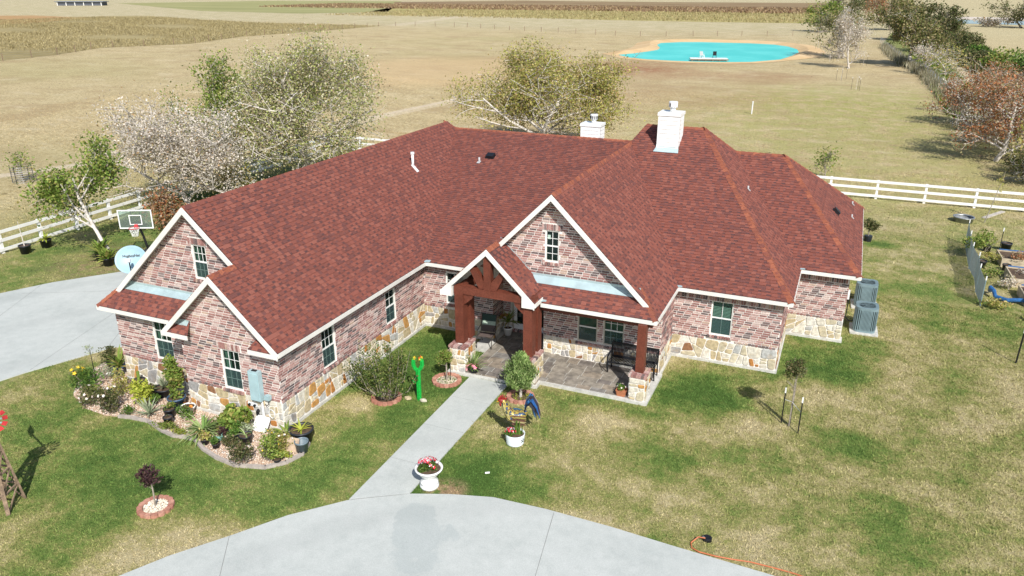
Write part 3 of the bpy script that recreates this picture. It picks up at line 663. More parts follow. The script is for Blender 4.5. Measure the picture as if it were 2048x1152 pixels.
w6b = Wall((-10.79, 23.45, 0), UR, .93, et(-10.79)); band(w6b, .80, 7, top=et(-10.79))
h7 = (-10.46+10.79, -8.78+10.79, .20, 2.32)
w7 = Wall((-10.79, 24.38, 0), U, 2.07, lambda a: et(-10.79+a), knees=[10.79+xe], holes=[h7]); w7.stones(.12, .80, .05, 8, 0, .30); w7.bricks(.88, 2.3, skip=[(h7[0]-.02, 9, 0, 2.5)]); w7.bricks(2.45, 4.3); w7.sill(h7[0], h7[1], .22)
h8a, h8b = (-7.48+8.72, -6.79+8.72, .81, 1.88), (-6.57+8.72, -5.87+8.72, .82, 1.89)
w8 = Wall((-8.72, 23.15, 0), U, 4.10, 2.62, .08, holes=[h8a, h8b])
w8.stones(.12, .80, .075, 9, 0, h8a[0]-.04); w8.stones(.12, .66, .075, 10, h8a[0]-.04, h8b[1]+.04); w8.stones(.12, .80, .075, 11, h8b[1]+.04, w8.L); w8.headers(.812, skip=[(h8a[0], h8b[1])]); w8.bricks(.885, 2.6)
w8.sill(h8a[0]-.05, h8b[1]+.06, .80)
w8b = Wall((-8.72, 24.38, 0), V3(0, -1, 0), 1.23, 2.62); w8b.bricks(.9, 2.6)
w9 = Wall((-4.62, 23.15, 0), UR, yhW-23.15, ztop); band(w9, .84, 12)
h10 = (-3.35+4.62, -2.64+4.62, 1.04, 2.27)
w10 = Wall((-4.62, yhW, 0), U, 3.53, ztop, holes=[h10]); w10.stones(.10, .84, .14, 13); w10.headers(.852, skip=[h10]); w10.bricks(.93, 2.24); w10.soldiers(.01, 3.53, 2.275, .20, .022); w10.sill(h10[0]-.06, h10[1]+.06, 1.035)
w11 = Wall((-1.09, yhW, 0), UR, 28.40-yhW, ztop); band(w11, .84, 14)
w12 = Wall((-1.09, 28.40, 0), U, 1.93, ztop); w12.stones(.10, .84, .13, 15); w12.headers(.852); w12.bricks(.93, 2.24); w12.soldiers(.01, 1.93, 2.275, .20, .022)
w13 = Wall((.84, 28.40, 0), UR, 9.2, ztop); w13.bricks(.93, 2.55)
g_top = lambda a: zg-.988*abs(xgr-(-11.2+a))-.10
h14 = (-8.33+11.2, -7.87+11.2, 3.88, 4.92)
w14 = Wall((-11.2, ygW, 0), U, 6.4, g_top, lambda a: min(3.2, g_top(a)-.01), knees=[11.2+xgr], holes=[h14]); w14.bricks(3.37, 6.1, skip=[(h14[0]-.1, h14[1]+.1, 4.9, 5.13)]); w14.soldiers(h14[0]-.12, h14[1]+.12, 4.935, .19); w14.sill(h14[0]-.06, h14[1]+.06, 3.875)
Wall((-20.69, 36, 0), V3(0, -1, 0), 36-ylw, ztop); Wall((.84, 37.6, 0), V3(-1, 0, 0), 21.5, ztop)
# pillars
PIL = [(-11.12, 20.70, .56, .80, 1.02), (-8.66, 20.80, .50, .86, .97), (-5.10, 21.12, .50, .64, .96)]
for j, (x, y, w, d, h) in enumerate(PIL):
    mb = MB(); mb.obox((x, y, .02), (w, 0, 0), (0, d, 0), (0, 0, h-.10)); pil = hpart(mb, 'pillar', M_['mortar'])
    for q, (p, u, L) in enumerate((((x, y, 0), U, w), ((x+w, y, 0), UR, d), ((x+w, y+d, 0), -U, w), ((x, y+d, 0), -UR, d))):
        f = Wall.__new__(Wall); f.p, f.u, f.L = Vector(p), u, L; f.n = u.cross(Z); f.ob = pil; f.stones(.10, h-.11, .075, 60+j*4+q)
    n = int(w/.0785)
    for e, yy in ((0, y-.03), (1, y+d-.19)):
        for k in range(int((w+.06)/.0785)): BR.append((f, V3(x-.03+k*(w+.06)/int((w+.06)/.0785), yy, h-.085), U*.066, UR*.21, Z*.085))
    for k in range(int((d-.36)/.0785)):
        for xx in (x-.03, x+w-.19): BR.append((f, V3(xx, y+.185+k*.0795, h-.085), U*.22, UR*.066, Z*.085))
    mb = MB(); mb.obox((x+.0, y+.0, h-.09), (w, 0, 0), (0, d, 0), (0, 0, .07)); hpart(mb, 'pillar_cap_mortar', M_['mortar'], pil)
# bricks: the 300 nearest as objects, the rest as one mass; stones likewise
def box5(mb, o, ax, ay, az):
    p = [o, o+ax, o+ax+ay, o+ay, o+az, o+ax+az, o+ax+ay+az, o+ay+az]
    fs = [[4, 5, 6, 7], [0, 1, 5, 4], [1, 2, 6, 5], [2, 3, 7, 6], [3, 0, 4, 7], [0, 3, 2, 1]]
    if ax.cross(ay).dot(az) < 0: fs = [f[::-1] for f in fs]
    mb.raw(p, fs)
BR.sort(key=lambda b: (b[1]-CAM).length-(b[2].length*3)); cache = {}; rest = MB()
vis = [b for b in BR if b[0].n.dot(CAM-b[1]) > 0 or b[3].y > .15]
ids = set(map(id, vis[:300]))
for b in BR:
    w_, o, ax, ay, az = b
    if id(b) in ids:
        key = tuple(round(c, 3) for v in (ax, ay, az) for c in v)
        if key not in cache: m_ = MB(); box5(m_, Vector(), ax, ay, az); cache[key] = m_.mesh('brick', M_['brick'])
        ob = bpy.data.objects.new('brick', cache[key]); COL.objects.link(ob); ob.parent = w_.ob; ob.location = o
    else: box5(rest, o, ax, ay, az)
hpart(rest, 'brickwork', M_['brick'], kind='stuff')
srest = MB()
def stone_mesh(mb, s, q, d, c):
    qi = inset(q, min(.012, .2*math.sqrt(abs(area(q))))) or q
    P = lambda p, dd: s.u*(p[0]-c[0])+Z*(p[1]-c[1])+s.n*dd
    m = len(q); i0 = len(mb.v)
    if len(qi) != m: qi = [(c[0]+(x-c[0])*.93, c[1]+(y-c[1])*.93) for x, y in q]
    mb.v += [tuple(P(p, .0)) for p in q]+[tuple(P(p, d*.75)) for p in q]+[tuple(P(p, d)) for p in qi]
    mb.f.append([i0+2*m+j for j in range(m)])
    for r in (0, 1):
        for j in range(m): j2 = (j+1) % m; mb.f.append([i0+r*m+j, i0+r*m+j2, i0+(r+1)*m+j2, i0+(r+1)*m+j])
for k, (s, c, q, d) in enumerate(sorted(ST, key=lambda t: (t[0].at(*t[1])-CAM).length)):
    mb = MB(); stone_mesh(mb, s, q, d, c); o = s.at(*c)
    if k < 300: mb.build('stone', M_['stone'], s.ob, at=o)
    else: srest.raw([Vector(v)+o for v in mb.v], mb.f)
if srest.v: hpart(srest, 'stonework', M_['stone'], kind='stuff')
# concrete slab lip
for a, b in (((-20.74, ylw-.05), (-17.36, ylw+.3)), ((-17.36, ypw-.05), (-13.75, ypw+.3)), ((-14.1, ypw+.301), (-13.74, ymW-.07)), ((-13.8, ymW-.06), (-11.2, ymW+.3)), ((-4.9, 23.0), (-4.55, yhW-.07)), ((-4.6, yhW-.06), (-1.03, yhW+.3)), ((-1.3, yhW+.301), (-1.03, 28.33)), ((-1.1, 28.34), (.9, 28.7))):
    mb = MB(); mb.obox((a[0], a[1], -.02), (b[0]-a[0], 0, 0), (0, b[1]-a[1], 0), (0, 0, .11)); hpart(mb, 'foundation', M_['slab'])
# ---- windows
def window(w, h, cols=3, rows=2, dress='none', screen=True, frame='trim', nopanes=False):
    a0, a1, z0, z1 = h; A = lambda a, z, d: w.at(a, z, d); f = .038; mb = MB(); zm_ = (z0+z1)/2
    def bar(b, a, z, da, dz, d0, d1): b.obox(A(a, z, d0), w.u*da, w.n*(d1-d0), Z*dz)
    bar(mb, a0, z0, f, z1-z0, -.075, -.02); bar(mb, a1-f, z0, f, z1-z0, -.075, -.02); bar(mb, a0+f, z1-f, a1-a0-2*f, f, -.075, -.022); bar(mb, a0+f, z0, a1-a0-2*f, f, -.075, -.022)
    win = hpart(mb, 'window', M_[frame]); rail = MB(); bar(rail, a0+f, zm_-.022, a1-a0-2*f, .044, -.07, -.03); hpart(rail, 'meeting_rail', M_['white'], win)
    ia, iw = a0+f, a1-a0-2*f
    for lo, hi in ((z0+f, zm_-.022), (zm_+.022, z1-f)):
        g = MB(); pw = iw/cols; ph = (hi-lo)/rows
        for c in range(1, cols): bar(g, ia+c*pw-.008, lo, .016, hi-lo, -.058, -.044)
        for r in range(1, rows):
            for c in range(cols): bar(g, ia+c*pw+.008, lo+r*ph-.008, pw-.016, .016, -.058, -.045)
        hpart(g, 'muntin', M_['white'], win)
        for c in range(cols):
            for r in range(rows):
                p = MB(); p.face([A(ia+c*pw, lo+r*ph, -.052), A(ia+(c+1)*pw, lo+r*ph, -.052), A(ia+(c+1)*pw, lo+(r+1)*ph, -.052), A(ia+c*pw, lo+(r+1)*ph, -.052)]); hpart(p, 'pane', M_['pane'], win)
    if screen:
        s = MB(); s.face([A(ia, z0+f, -.034), A(ia+iw, z0+f, -.034), A(ia+iw, zm_-.02, -.034), A(ia, zm_-.02, -.034)]); hpart(s, 'insect_screen', M_['screen'], win)
    r = MB(); d0, d1 = -.09, -.6
    c = [(a0, z0), (a1, z0), (a1, z1), (a0, z1)]
    for i in range(4): p, q = c[i], c[(i+1) % 4]; r.face([A(*p, d0), A(*q, d0), A(*q, d1), A(*p, d1)])
    r.face([A(*p, d1) for p in c]); hpart(r, 'room_behind', M_['room'], win)
    if dress == 'blind':
        k = 0
        while z0+.05+k*.05 < z1-.05:
            b = MB(); b.obox(A(ia+.01, z0+.05+k*.05, -.10), w.u*(iw-.02), w.n*.028+Z*-.022, Z*.006); hpart(b, 'blind_slat', M_['blind'], win); k += 1
    elif dress == 'curtain':
        cu = MB(); n = 10; wd = iw*.34
        for i in range(n):
            x0, x1 = ia+wd*i/n, ia+wd*(i+1)/n; e0, e1 = -.12+.02*(i % 2), -.12+.02*((i+1) % 2)
            cu.face([A(x0, z0+.04, e0), A(x1, z0+.04, e1), A(x1, z1-.04, e1), A(x0, z1-.04, e0)])
        hpart(cu, 'curtain', M_['curtain'], win)
    elif dress == 'shade':
        cu = MB(); cu.face([A(ia, z0, -.10), A(ia+iw, z0, -.10), A(ia+iw, z1, -.10), A(ia, z1, -.10)]); hpart(cu, 'roller_shade', M_['curtain'], win)
    return win
window(w1, h1, 3, 2, 'curtain'); window(w2, h2, 3, 2, 'curtain'); window(w3, h3, 3, 2, 'curtain'); window(w4, h4a, 3, 2, 'none'); window(w4, h4b, 2, 2, 'none')  # upper gable's green curtain stands in for blinds reflecting foliage
window(w5, h5, 2, 2, 'none'); window(w8, h8a, 1, 1, 'shade', frame='soffit'); window(w8, h8b, 3, 2, 'shade', frame='soffit'); window(w10, h10, 2, 1, 'blind'); wn14 = window(w14, h14, 2, 2, 'none', False)
st = MB(); st.face([w14.at(*p, -.046) for p in ((h14[0]+.06, 4.62), (h14[0]+.16, 4.62), (h14[0]+.16, 4.76), (h14[0]+.06, 4.76))]); hpart(st, 'sticker', M_['blind'], wn14)
# ---- front door: a pair of full-glass leaves
mb = MB(); a0, a1, z0, z1 = h7
for q in ((a0, z0, .07, z1-z0), (a1-.07, z0, .07, z1-z0), (a0+.07, z1-.07, a1-a0-.14, .07)): mb.obox(w7.at(q[0], q[1], -.12), U*q[2], -UR*.10, Z*q[3])
door = hpart(mb, 'door_frame', M_['soffit'])
for k in range(2):
    x0 = a0+.075+k*(a1-a0-.15)/2; wd = (a1-a0-.15)/2-.005; lf = MB()
    for q in ((0, 0, .12, z1-z0-.08), (wd-.12, 0, .12, z1-z0-.08), (.12, 0, wd-.24, .22), (.12, z1-z0-.2, wd-.24, .12)): lf.obox(w7.at(x0+q[0], z0+.005+q[1], -.11), U*q[2], -UR*.045, Z*q[3])
    leaf = hpart(lf, 'door_leaf', M_['white'], door)
    g = MB(); g.face([w7.at(x0+.12, z0+.2, -.085), w7.at(x0+wd-.12, z0+.2, -.085), w7.at(x0+wd-.12, z1-.2, -.085), w7.at(x0+.12, z1-.2, -.085)]); hpart(g, 'door_glass', M_['pane'], door)
hd = MB(); hd.box((-10.79+a0+.075+(a1-a0-.15)/2-.06, 24.44-.03, 1.15), (.03, .06, .16)); hpart(hd, 'handle', M_['steel'], door)
r = MB(); r.obox(w7.at(a0, z0, -.2), U*(a1-a0), UR*.6, Z*(z1-z0)); r.f = [f[::-1] for f in r.f]; hpart(r, 'room_behind', M_['room'], door)
# ---- porch ceiling, cedar posts and truss
mb = MB(); mb.face([(-8.25, yskE+.03, 2.545), (-4.5, yskE+.03, 2.545), (-4.5, 23.2, 2.545), (-8.25, 23.2, 2.545)][::-1]); hpart(mb, 'porch_ceiling', M_['soffit'])
def cedar(name, o, ax, ay, az): mb = MB(); mb.obox(o, ax, ay, az); return hpart(mb, name, M_['cedar'])
pt = .31
for x, y0, hb in ((-11.02, 20.96, 1.02), (-8.60, 20.98, .97)):
    cedar('post', (x, y0, hb-.0), (pt, 0, 0), (0, pt, 0), (0, 0, 2.79-hb)); cedar('post', (x+.045, y0+.46, hb), (pt-.02, 0, 0), (0, pt, 0), (0, 0, 2.79-hb))
    cedar('side_beam', (x+.03, 21.27, 2.78), (.25, 0, 0), (0, 2.2 if x < -10 else 1.8, 0), (0, 0, .24))
cedar('post', (-4.985, 21.33, .96), (.26, 0, 0), (0, .26, 0), (0, 0, 1.585)); cedar('porch_beam', (-8.2, 21.60, 2.40), (3.6, 0, 0), (0, .2, 0), (0, 0, .14))
mb = MB(); yb0, yb1 = 20.97, 21.25
prof = [(-11.04, 2.79), (-8.30, 2.79), (-8.20, 2.92), (-8.20, 3.04), (-11.04, 3.04)]
def extr(prof, y0, y1):
    m = MB(); n = len(prof); m.face([(x, y0, z) for x, z in prof]); m.face([(x, y1, z) for x, z in prof[::-1]])
    for i in range(n): a, b = prof[i], prof[(i+1) % n]; m.face([(a[0], y0, a[1]), (a[0], y1, a[1]), (b[0], y1, b[1]), (b[0], y0, b[1])])
    return m
hpart(extr(prof, yb0, yb1), 'truss_beam', M_['cedar'])
hpart(extr([(xe-.125, 3.042), (xe+.125, 3.042), (xe+.125, 4.0), (xe+.10, 4.15), (xe-.10, 4.15), (xe-.125, 4.0)], yb0+.01, yb1-.03), 'king_post', M_['cedar'])
for s in (-1, 1): hpart(extr([(xe+s*.127, 3.06), (xe+s*.127, 3.30), (xe+s*.50, 3.80), (xe+s*.64, 3.70), (xe+s*.30, 3.044)][::s], yb0+.03, yb1-.05), 'strut', M_['cedar'])
for x, s in ((-11.02+pt, 1), (-8.60, -1)): hpart(extr([(x, 2.788), (x+s*.34, 2.788), (x+s*.30, 2.66), (x, 2.40)][::-s], yb0+.04, yb1-.04), 'knee_brace', M_['cedar'])
for x, y0 in ((-11.02, 20.96+pt), (-8.60, 20.98+pt)):
    m = MB(); m.obox((x+.05, y0, 2.50), (.2, 0, 0), (0, .15, 0), (0, 0, .28)); hpart(m, 'knee_brace', M_['cedar'])
# ---- chimneys, vents
chm = mat('white_siding', (.80, .80, .78), .6, 2, .05)
def chimney(x0, y0, w, d, zb, zt, louvre):
    mb = MB(); mb.obox((x0, y0, zb), (w, 0, 0), (0, d, 0), (0, 0, zt-zb)); ch = hpart(mb, 'chimney', chm)
    k = 0
    while zt-.12-k*.17 > zb:
        for o, ax, n in (((x0+.07, y0, 0), V3(w-.14, 0, 0), F_), ((x0+w, y0+.07, 0), V3(0, d-.14, 0), Rr), ((x0, y0+.07, 0), V3(0, d-.14, 0), Lf)):
            m = MB(); o = Vector(o)+Z*(zt-.12-k*.17-.165); nn = n*.022
            m.face([o+nn, o+ax+nn, o+ax+Z*.16+n*.006, o+Z*.16+n*.006]); m.face([o, o+nn, o+ax+nn, o+ax]); hpart(m, 'siding_board', chm, ch)
        k += 1
    m = MB()
    for cx, cy in ((x0, y0), (x0+w-.07, y0), (x0+w-.07, y0+d-.07), (x0, y0+d-.07)): m.obox((cx-.012*(cx == x0)-.0, cy-.012, zb), (.082, 0, 0), (0, .082, 0), (0, 0, zt-zb-.1))
    hpart(m, 'corner_trim', M_['white'], ch)
    m = MB(); m.obox((x0-.04, y0-.04, zt-.11), (w+.08, 0, 0), (0, d+.08, 0), (0, 0, .12)); hpart(m, 'chimney_top', M_['white'], ch)
    cx, cy = x0+w*.55, y0+d*.5; m = MB(); m.lathe([(.11, 0), (.11, .2)], 14, (cx, cy, zt)); hpart(m, 'flue_pipe', M_['pvc'], ch, True)
    m = MB(); m.lathe([(.11, .18), (.175, .19), (.18, .38), (.17, .41), (.03, .42)], 16, (cx, cy, zt)); hpart(m, 'flue_cap', M_['pvc'], ch)
    m = MB()
    for k in range(12):
        a = k*math.pi/6; m.obox((cx+.178*math.cos(a)-.02, cy+.178*math.sin(a)-.02, zt+.22), (.04, 0, 0), (0, .04, 0), (0, 0, .13 if (louvre or k == 8) else .001))
    hpart(m, 'flue_slot', M_['black'], ch); return ch
c1 = chimney(-6.92, 30.86, .84, .8, 5.6, 7.46, False); chimney(-11.45, 34.9, .92, .75, 4.9, 6.13, True)
m = MB(); fz = ze+.54*(30.70-yhE); m.face([(-7.0, 30.60, fz-.05+.035), (-6.0, 30.60, fz-.05+.035), (-6.05, 30.855, fz+.10+.02), (-6.95, 30.855, fz+.10+.02)]); m.face([(-6.95, 30.852, fz+.1), (-6.05, 30.852, fz+.1), (-6.05, 30.852, fz+.22), (-6.95, 30.852, fz+.22)]); hpart(m, 'chimney_flashing', M_['flash'], c1)
M_['ventgrey'] = mat('dull_pipe', (.42, .42, .42), .6, 5, .1)
def vent(x, y, z, h, r, down, cap=False):
    p = MB(); p.tube([(x, y, z-.1), (x, y, z+h)], r, 10); v = hpart(p, 'vent_pipe', M_['pvc' if cap else 'ventgrey'], roof, True)
    m = MB(); d = Vector(down).normalized(); n = Vector((-d.z*(d.x), -d.z*d.y, math.hypot(d.x, d.y)))
    n.normalize(); s = d.cross(n).normalized()*r*1.5; o = Vector((x, y, z))+n*.03
    m.obox(o-s-d*r*1.5, d*(r*(7 if cap else 4.5)), s*2, n*.02); hpart(m, 'pipe_flashing', M_['pvc' if cap else 'ventgrey'], roof)
    if cap: m = MB(); m.tube([(x, y, z+h-.03), (x, y, z+h+.06)], r*1.5, 10); hpart(m, 'vent_cap', M_['pvc'], roof)
vent(-16.15, 27.4, 5.20, .55, .055, (.7, 0, -.7), True); vent(-14.43, 30.1, 5.0, .22, .045, (0, -.94, -.33)); vent(-3.17, 30.3, 4.85, .16, .032, (.74, 0, -.67))
vent(.66, 36.5, 3.14, .15, .03, (.74, 0, -.67)); vent(.68, 34.3, 3.12, .15, .03, (.74, 0, -.67))
for x, y, z, ax, ay in ((-14.12, 30.6, 5.17, V3(.34, 0, 0), V3(0, .3, .10)), (.03, 32.6, 3.73, V3(.2, 0, -.19), V3(0, .28, 0))):
    m = MB(); n = ax.cross(ay).normalized(); o = Vector((x, y, z))-ax/2-ay/2; m.obox(o, ax, ay, n*.13); m.obox(o-ax*.1-ay*.1, ax*1.2, ay*1.2, n*.03); hpart(m, 'roof_vent', M_['black'], roof)
# ---- patio slab and its stamped stones
mb = MB(); mb.prism([(-10.62, 20.62), (-8.02, 20.74), (-8.02, 21.06), (-4.50, 21.06), (-4.50, 23.2), (-8.7, 23.2), (-8.7, 24.4), (-11.2, 24.4), (-11.2, 22.5), (-10.62, 22.5)], -.05, .10)
patio = mb.build('patio', M_['slab'], kind='structure')
mb = MB(); 
for (x, y, w, d, h) in PIL: mb.obox((x-.06, y-.08, -.03), (w+.12, 0, 0), (0, d+.12, 0), (0, 0, .125))
mb.build('pillar_footing', M_['slab'], patio)
M_['paver'] = rmat('stamped_slate', [(0, (.21, .185, .155)), (.25, (.26, .23, .19)), (.5, (.18, .158, .14)), (.7, (.275, .23, .18)), (.85, (.23, .215, .195))], .75, 5, .3, .6, stain=(1.5, (.09, .08, .075), .6))
shape = [[(-10.56, 20.70), (-8.10, 20.80), (-8.10, 24.36), (-10.75, 24.36), (-10.75, 22.6), (-10.56, 22.4)], [(-8.10, 21.16), (-4.72, 21.16), (-4.72, 23.12), (-8.10, 23.12)]]
rr = random.Random(5)
for si, poly in enumerate(shape):
    a = R_(1.5); y = 20.4; k = 0
    while y < 24.5:
        h = rr.choice((.27, .33, .40)); x = -11-rr.random()*.4
        while x < -4.5:
            w = rr.uniform(.38, .72); q = [(x+.012, y+.012), (x+w-.012, y+.012), (x+w-.012, y+h-.012), (x+.012, y+h-.012)]
            if si == 0: q = clip_poly(clip_poly(clip_poly(clip_poly(q, -1, 0, -8.10), 1, 0, 10.60), 0, 1, -20.72), 0, -1, 24.36)
            else: q = clipto(q, poly)
            if len(q) >= 3 and area(q) > .012:
                m = MB(); q = [(px-x, py-y) for px, py in q]; m.prism(q, .0, .013+rr.random()*.004); m.build('paver', M_['paver'], patio, at=(x, y, .099))
            x += w
        y += h
# ------------------------------------------------------------------ trees
def tree_mesh(seed, H, Rx, Ry, base_h, nleaf, leaf, trunk_r, lean=(0, 0), off=(0, 0), levels=4, sig=.3, kids=(6, 5, 4), bare_top=0.0, stems=1, leafdrop=None, clump=1.0):
    """trunk and limbs grown by branching, then scaled to the wanted height and spread; leaves gathered round the twigs"""
    rs = np.random.RandomState(seed); rr = random.Random(seed); segs = []; tips = []
    def grow(p, d, L, lev, r):
        n = 4 if lev < 2 else 3; pts = [p]
        for i in range(n):
            d = (d+Vector((rr.gauss(0, .16), rr.gauss(0, .16), rr.gauss(.05, .10)))*(1 if lev else .45)).normalized(); p = p+d*L/n; pts.append(p)
        segs.append((pts, lev, r))
        if lev == levels-1:
            for q in pts[1:]: tips.append(q)
            return
        k = kids[min(lev, len(kids)-1)]
        for i in range(k):
            t = (.10 if lev == 0 else .2)+(.88 if lev == 0 else .75)*(i+rr.random())/k; j = min(int(t*n), n-1); q = pts[j].lerp(pts[j+1], t*n-j)
            ang = rr.uniform(0, 6.283)+i*2.4; ax = d.orthogonal().normalized(); ax = Quaternion(d, ang) @ ax
            nd = (d*(rr.uniform(-.05, .7) if lev == 0 else rr.uniform(.3, .8))+ax*rr.uniform(.7, 1.1)+Vector((0, 0, .15))).normalized()
            grow(q, nd, L*rr.uniform(.48, .72)*(1.1-.3*t), lev+1, r*.55*(1.15-.4*t))
        tips.append(pts[-1])
        if lev == levels-2: tips.extend(pts[2:])
    for s in range(stems):
        d0 = Vector((lean[0]+(rr.gauss(0, .35) if stems > 1 else 0), lean[1]+(rr.gauss(0, .35) if stems > 1 else 0), 1)).normalized()
        grow(Vector((rr.gauss(0, .1)*(stems > 1), rr.gauss(0, .1)*(stems > 1), 0)), d0, 1.0, 0, trunk_r)
    T = np.array([tuple(t) for t in tips]); mx = T[:, 2].max(); cxy = np.median(T[:, :2], 0)
    sx = Rx/np.percentile(abs(T[:, 0]-cxy[0]), 97); sy = Ry/np.percentile(abs(T[:, 1]-cxy[1]), 97); sz = (H-.1)/mx
    def tr(p):
        z = p[2]*sz; k = min(1, z/max(base_h, .1)); return Vector(((p[0]-cxy[0]*k)*sx+off[0]*k, (p[1]-cxy[1]*k)*sy+off[1]*k, z))
    mb = MB()
    for pts, lev, r in segs:
        q = [tr(p) for p in pts]; rads = [max(r*(1-.5*i/(len(q)-1)), (.009+.006*(H > 6))*(1+.6*(lev < levels-1))) for i in range(len(q))]
        if lev == 0: rads[0] *= 1.25
        mb.tube(q, rads, 8 if lev == 0 else (5 if lev == 1 else 3), cap=False)
    T2 = np.array([tuple(tr(t)) for t in T]); zlo = T2[:, 2]
    w = np.clip((zlo-base_h*.8)/(.15*H), .05, 1)
    if bare_top: w *= np.where(T2[:, 2] > H*(1-bare_top), .25, 1)
    if leafdrop is not None: w *= np.array([leafdrop(p) for p in T2])
    w = w*np.exp(rs.normal(size=len(T2))*clump)
    k = rs.choice(len(T2), nleaf, p=w/w.sum()); P = T2[k]+rs.normal(size=(nleaf, 3))*sig; P = P[P[:, 2] > .15]
    V, F = leaves_np(P, leaf, rs, up=.1, narrow=.75)
    return mb, V, F
def tree(name, label, loc, seed, leafm, bark, group=None, **kw):
    mb, V, F = tree_mesh(seed, **kw); t = thing(name, label, 'tree', loc, 0, group)
    mb.build('trunk', M_[bark], t, True); np_obj('crown', V, F, leafm, t); return t
LM = {}
LM['syc'] = leafmat('sycamore_leaf', [(0, (.20, .25, .05)), (.3, (.34, .37, .11)), (.5, (.45, .44, .20)), (.68, (.56, .52, .38)), (.84, (.38, .27, .12)), (1, (.64, .59, .5))])
LM['green'] = leafmat('fresh_leaf', [(0, (.10, .17, .025)), (.5, (.19, .27, .045)), (.8, (.30, .34, .08)), (1, (.34, .27, .09))])
LM['pale'] = leafmat('pale_dry_leaf', [(0, (.60, .54, .46)), (.4, (.70, .64, .57)), (.62, (.50, .44, .34)), (.78, (.42, .39, .20)), (.92, (.38, .22, .10)), (1, (.72, .67, .6))])
LM['olive'] = leafmat('olive_leaf', [(0, (.20, .23, .04)), (.35, (.36, .36, .08)), (.6, (.47, .42, .14)), (.8, (.40, .26, .10)), (1, (.56, .49, .30))])
LM['lane'] = leafmat('lane_leaf', [(0, (.08, .11, .025)), (.4, (.17, .18, .05)), (.7, (.26, .22, .09)), (1, (.36, .28, .16))])
LM['rust'] = leafmat('rust_leaf', [(0, (.30, .11, .04)), (.35, (.40, .17, .07)), (.6, (.34, .22, .14)), (.8, (.24, .22, .08)), (1, (.46, .36, .28))])
LM['dark'] = leafmat('dark_leaf', [(0, (.05, .075, .02)), (.45, (.10, .12, .035)), (.75, (.16, .15, .06)), (1, (.25, .19, .10))])
LM['shrub'] = leafmat('shrub_leaf', [(0, (.05, .11, .02)), (.5, (.10, .19, .03)), (1, (.18, .27, .05))])
LM['lime'] = leafmat('lime_leaf', [(0, (.22, .28, .03)), (.5, (.34, .38, .05)), (1, (.46, .46, .08))])
LM['purple'] = leafmat('purple_leaf', [(0, (.05, .025, .03)), (.6, (.09, .04, .045)), (1, (.14, .08, .06))])
LM['grey'] = leafmat('grey_green_leaf', [(0, (.22, .27, .17)), (.5, (.33, .38, .24)), (1, (.45, .48, .33))])
LM['strap'] = leafmat('strap_leaf', [(0, (.12, .22, .05)), (.5, (.24, .34, .10)), (1, (.42, .47, .24))])
LM['brightcactus'] = mat('bright_green_paint', (.008, .34, .045), .4, 20, .25)
tree('young_tree', 'young leaning sycamore with a bare lower trunk beside the satellite dish and white fence', (-31.1, 24.7, 0), 21, LM['green'], 'palebark', H=5.5, Rx=1.75, Ry=1.6, base_h=2.5, nleaf=5600, leaf=.135, trunk_r=.10, lean=(-.2, .05), off=(-2.2, .4), sig=.28, kids=(6, 4, 4))
tree('sycamore_tree', 'whitish half-bare sycamore, the pale one behind the left gable', (-33.0, 31.9, 0), 22, LM['pale'], 'palebark', 'sycamores behind the house', H=6.8, Rx=4.2, Ry=3.2, base_h=1.0, nleaf=26000, leaf=.10, trunk_r=.16, off=(-1.1, .2), sig=.36, kids=(12, 7, 6), clump=.8)
tree('sycamore_tree', 'tallest sycamore, wide thinning crown above the left roof ridge', (-31.4, 38.6, 0), 23, LM['syc'], 'palebark', 'sycamores behind the house', H=9.7, Rx=5.3, Ry=4.2, base_h=.9, nleaf=46000, leaf=.115, trunk_r=.22, off=(.1, .2), sig=.4, kids=(13, 7, 6))
tree('sycamore_tree', 'yellowing round-crowned sycamore rising behind the middle of the roof', (-22.0, 58.4, 0), 24, LM['olive'], 'palebark', 'sycamores behind the house', H=8.0, Rx=5.8, Ry=4.6, base_h=.8, nleaf=46000, leaf=.135, trunk_r=.2, off=(-.3, .2), sig=.44, kids=(13, 7, 6))
tree('small_tree', 'yellow-green tree merging with the left side of the tallest sycamore', (-34.8, 37.1, 0), 25, LM['green'], 'palebark', H=8.4, Rx=2.3, Ry=2.0, base_h=1.2, nleaf=9500, leaf=.13, trunk_r=.12, off=(-1.2, .8), kids=(9, 5, 4))
tree('small_tree', 'rusty orange bush-like tree beside the basketball hoop', (-32.1, 29.0, 0), 26, LM['rust'], 'bark', H=2.2, Rx=1.2, Ry=1.0, base_h=.3, nleaf=2200, leaf=.13, trunk_r=.06, stems=2, kids=(5, 4, 4))
tree('small_tree', 'low rust and green tree under the pale sycamore, near the roof edge', (-34.6, 35.2, 0), 27, LM['olive'], 'bark', H=3.0, Rx=2.2, Ry=1.6, base_h=.3, nleaf=3400, leaf=.14, trunk_r=.07, stems=2, kids=(5, 4, 4))
tree('fruit_tree', 'small flat-topped tree in a wire cage left of the fence', (-49.5, 33.7, 0), 27, LM['green'], 'bark', H=2.0, Rx=.85, Ry=.8, base_h=1.2, nleaf=420, leaf=.12, trunk_r=.05, kids=(5, 4, 3))
tree('bare_tree', 'grey leafless tree standing right of the turquoise pond', (-1.2, 136.9, 0), 28, LM['pale'], 'palebark', off=(-.9, 0), H=9.4, Rx=2.8, Ry=2.8, base_h=2.2, nleaf=4200, leaf=.17, trunk_r=.13, kids=(10, 7, 6))
tree('field_tree', 'dark low-branched tree half hidden behind the grey leafless tree', (-3.6, 155.5, 0), 29, LM['lane'], 'bark', H=9.0, Rx=4.0, Ry=4.0, base_h=2.2, nleaf=3000, leaf=.3, trunk_r=.2, stems=2, kids=(8, 5, 4))
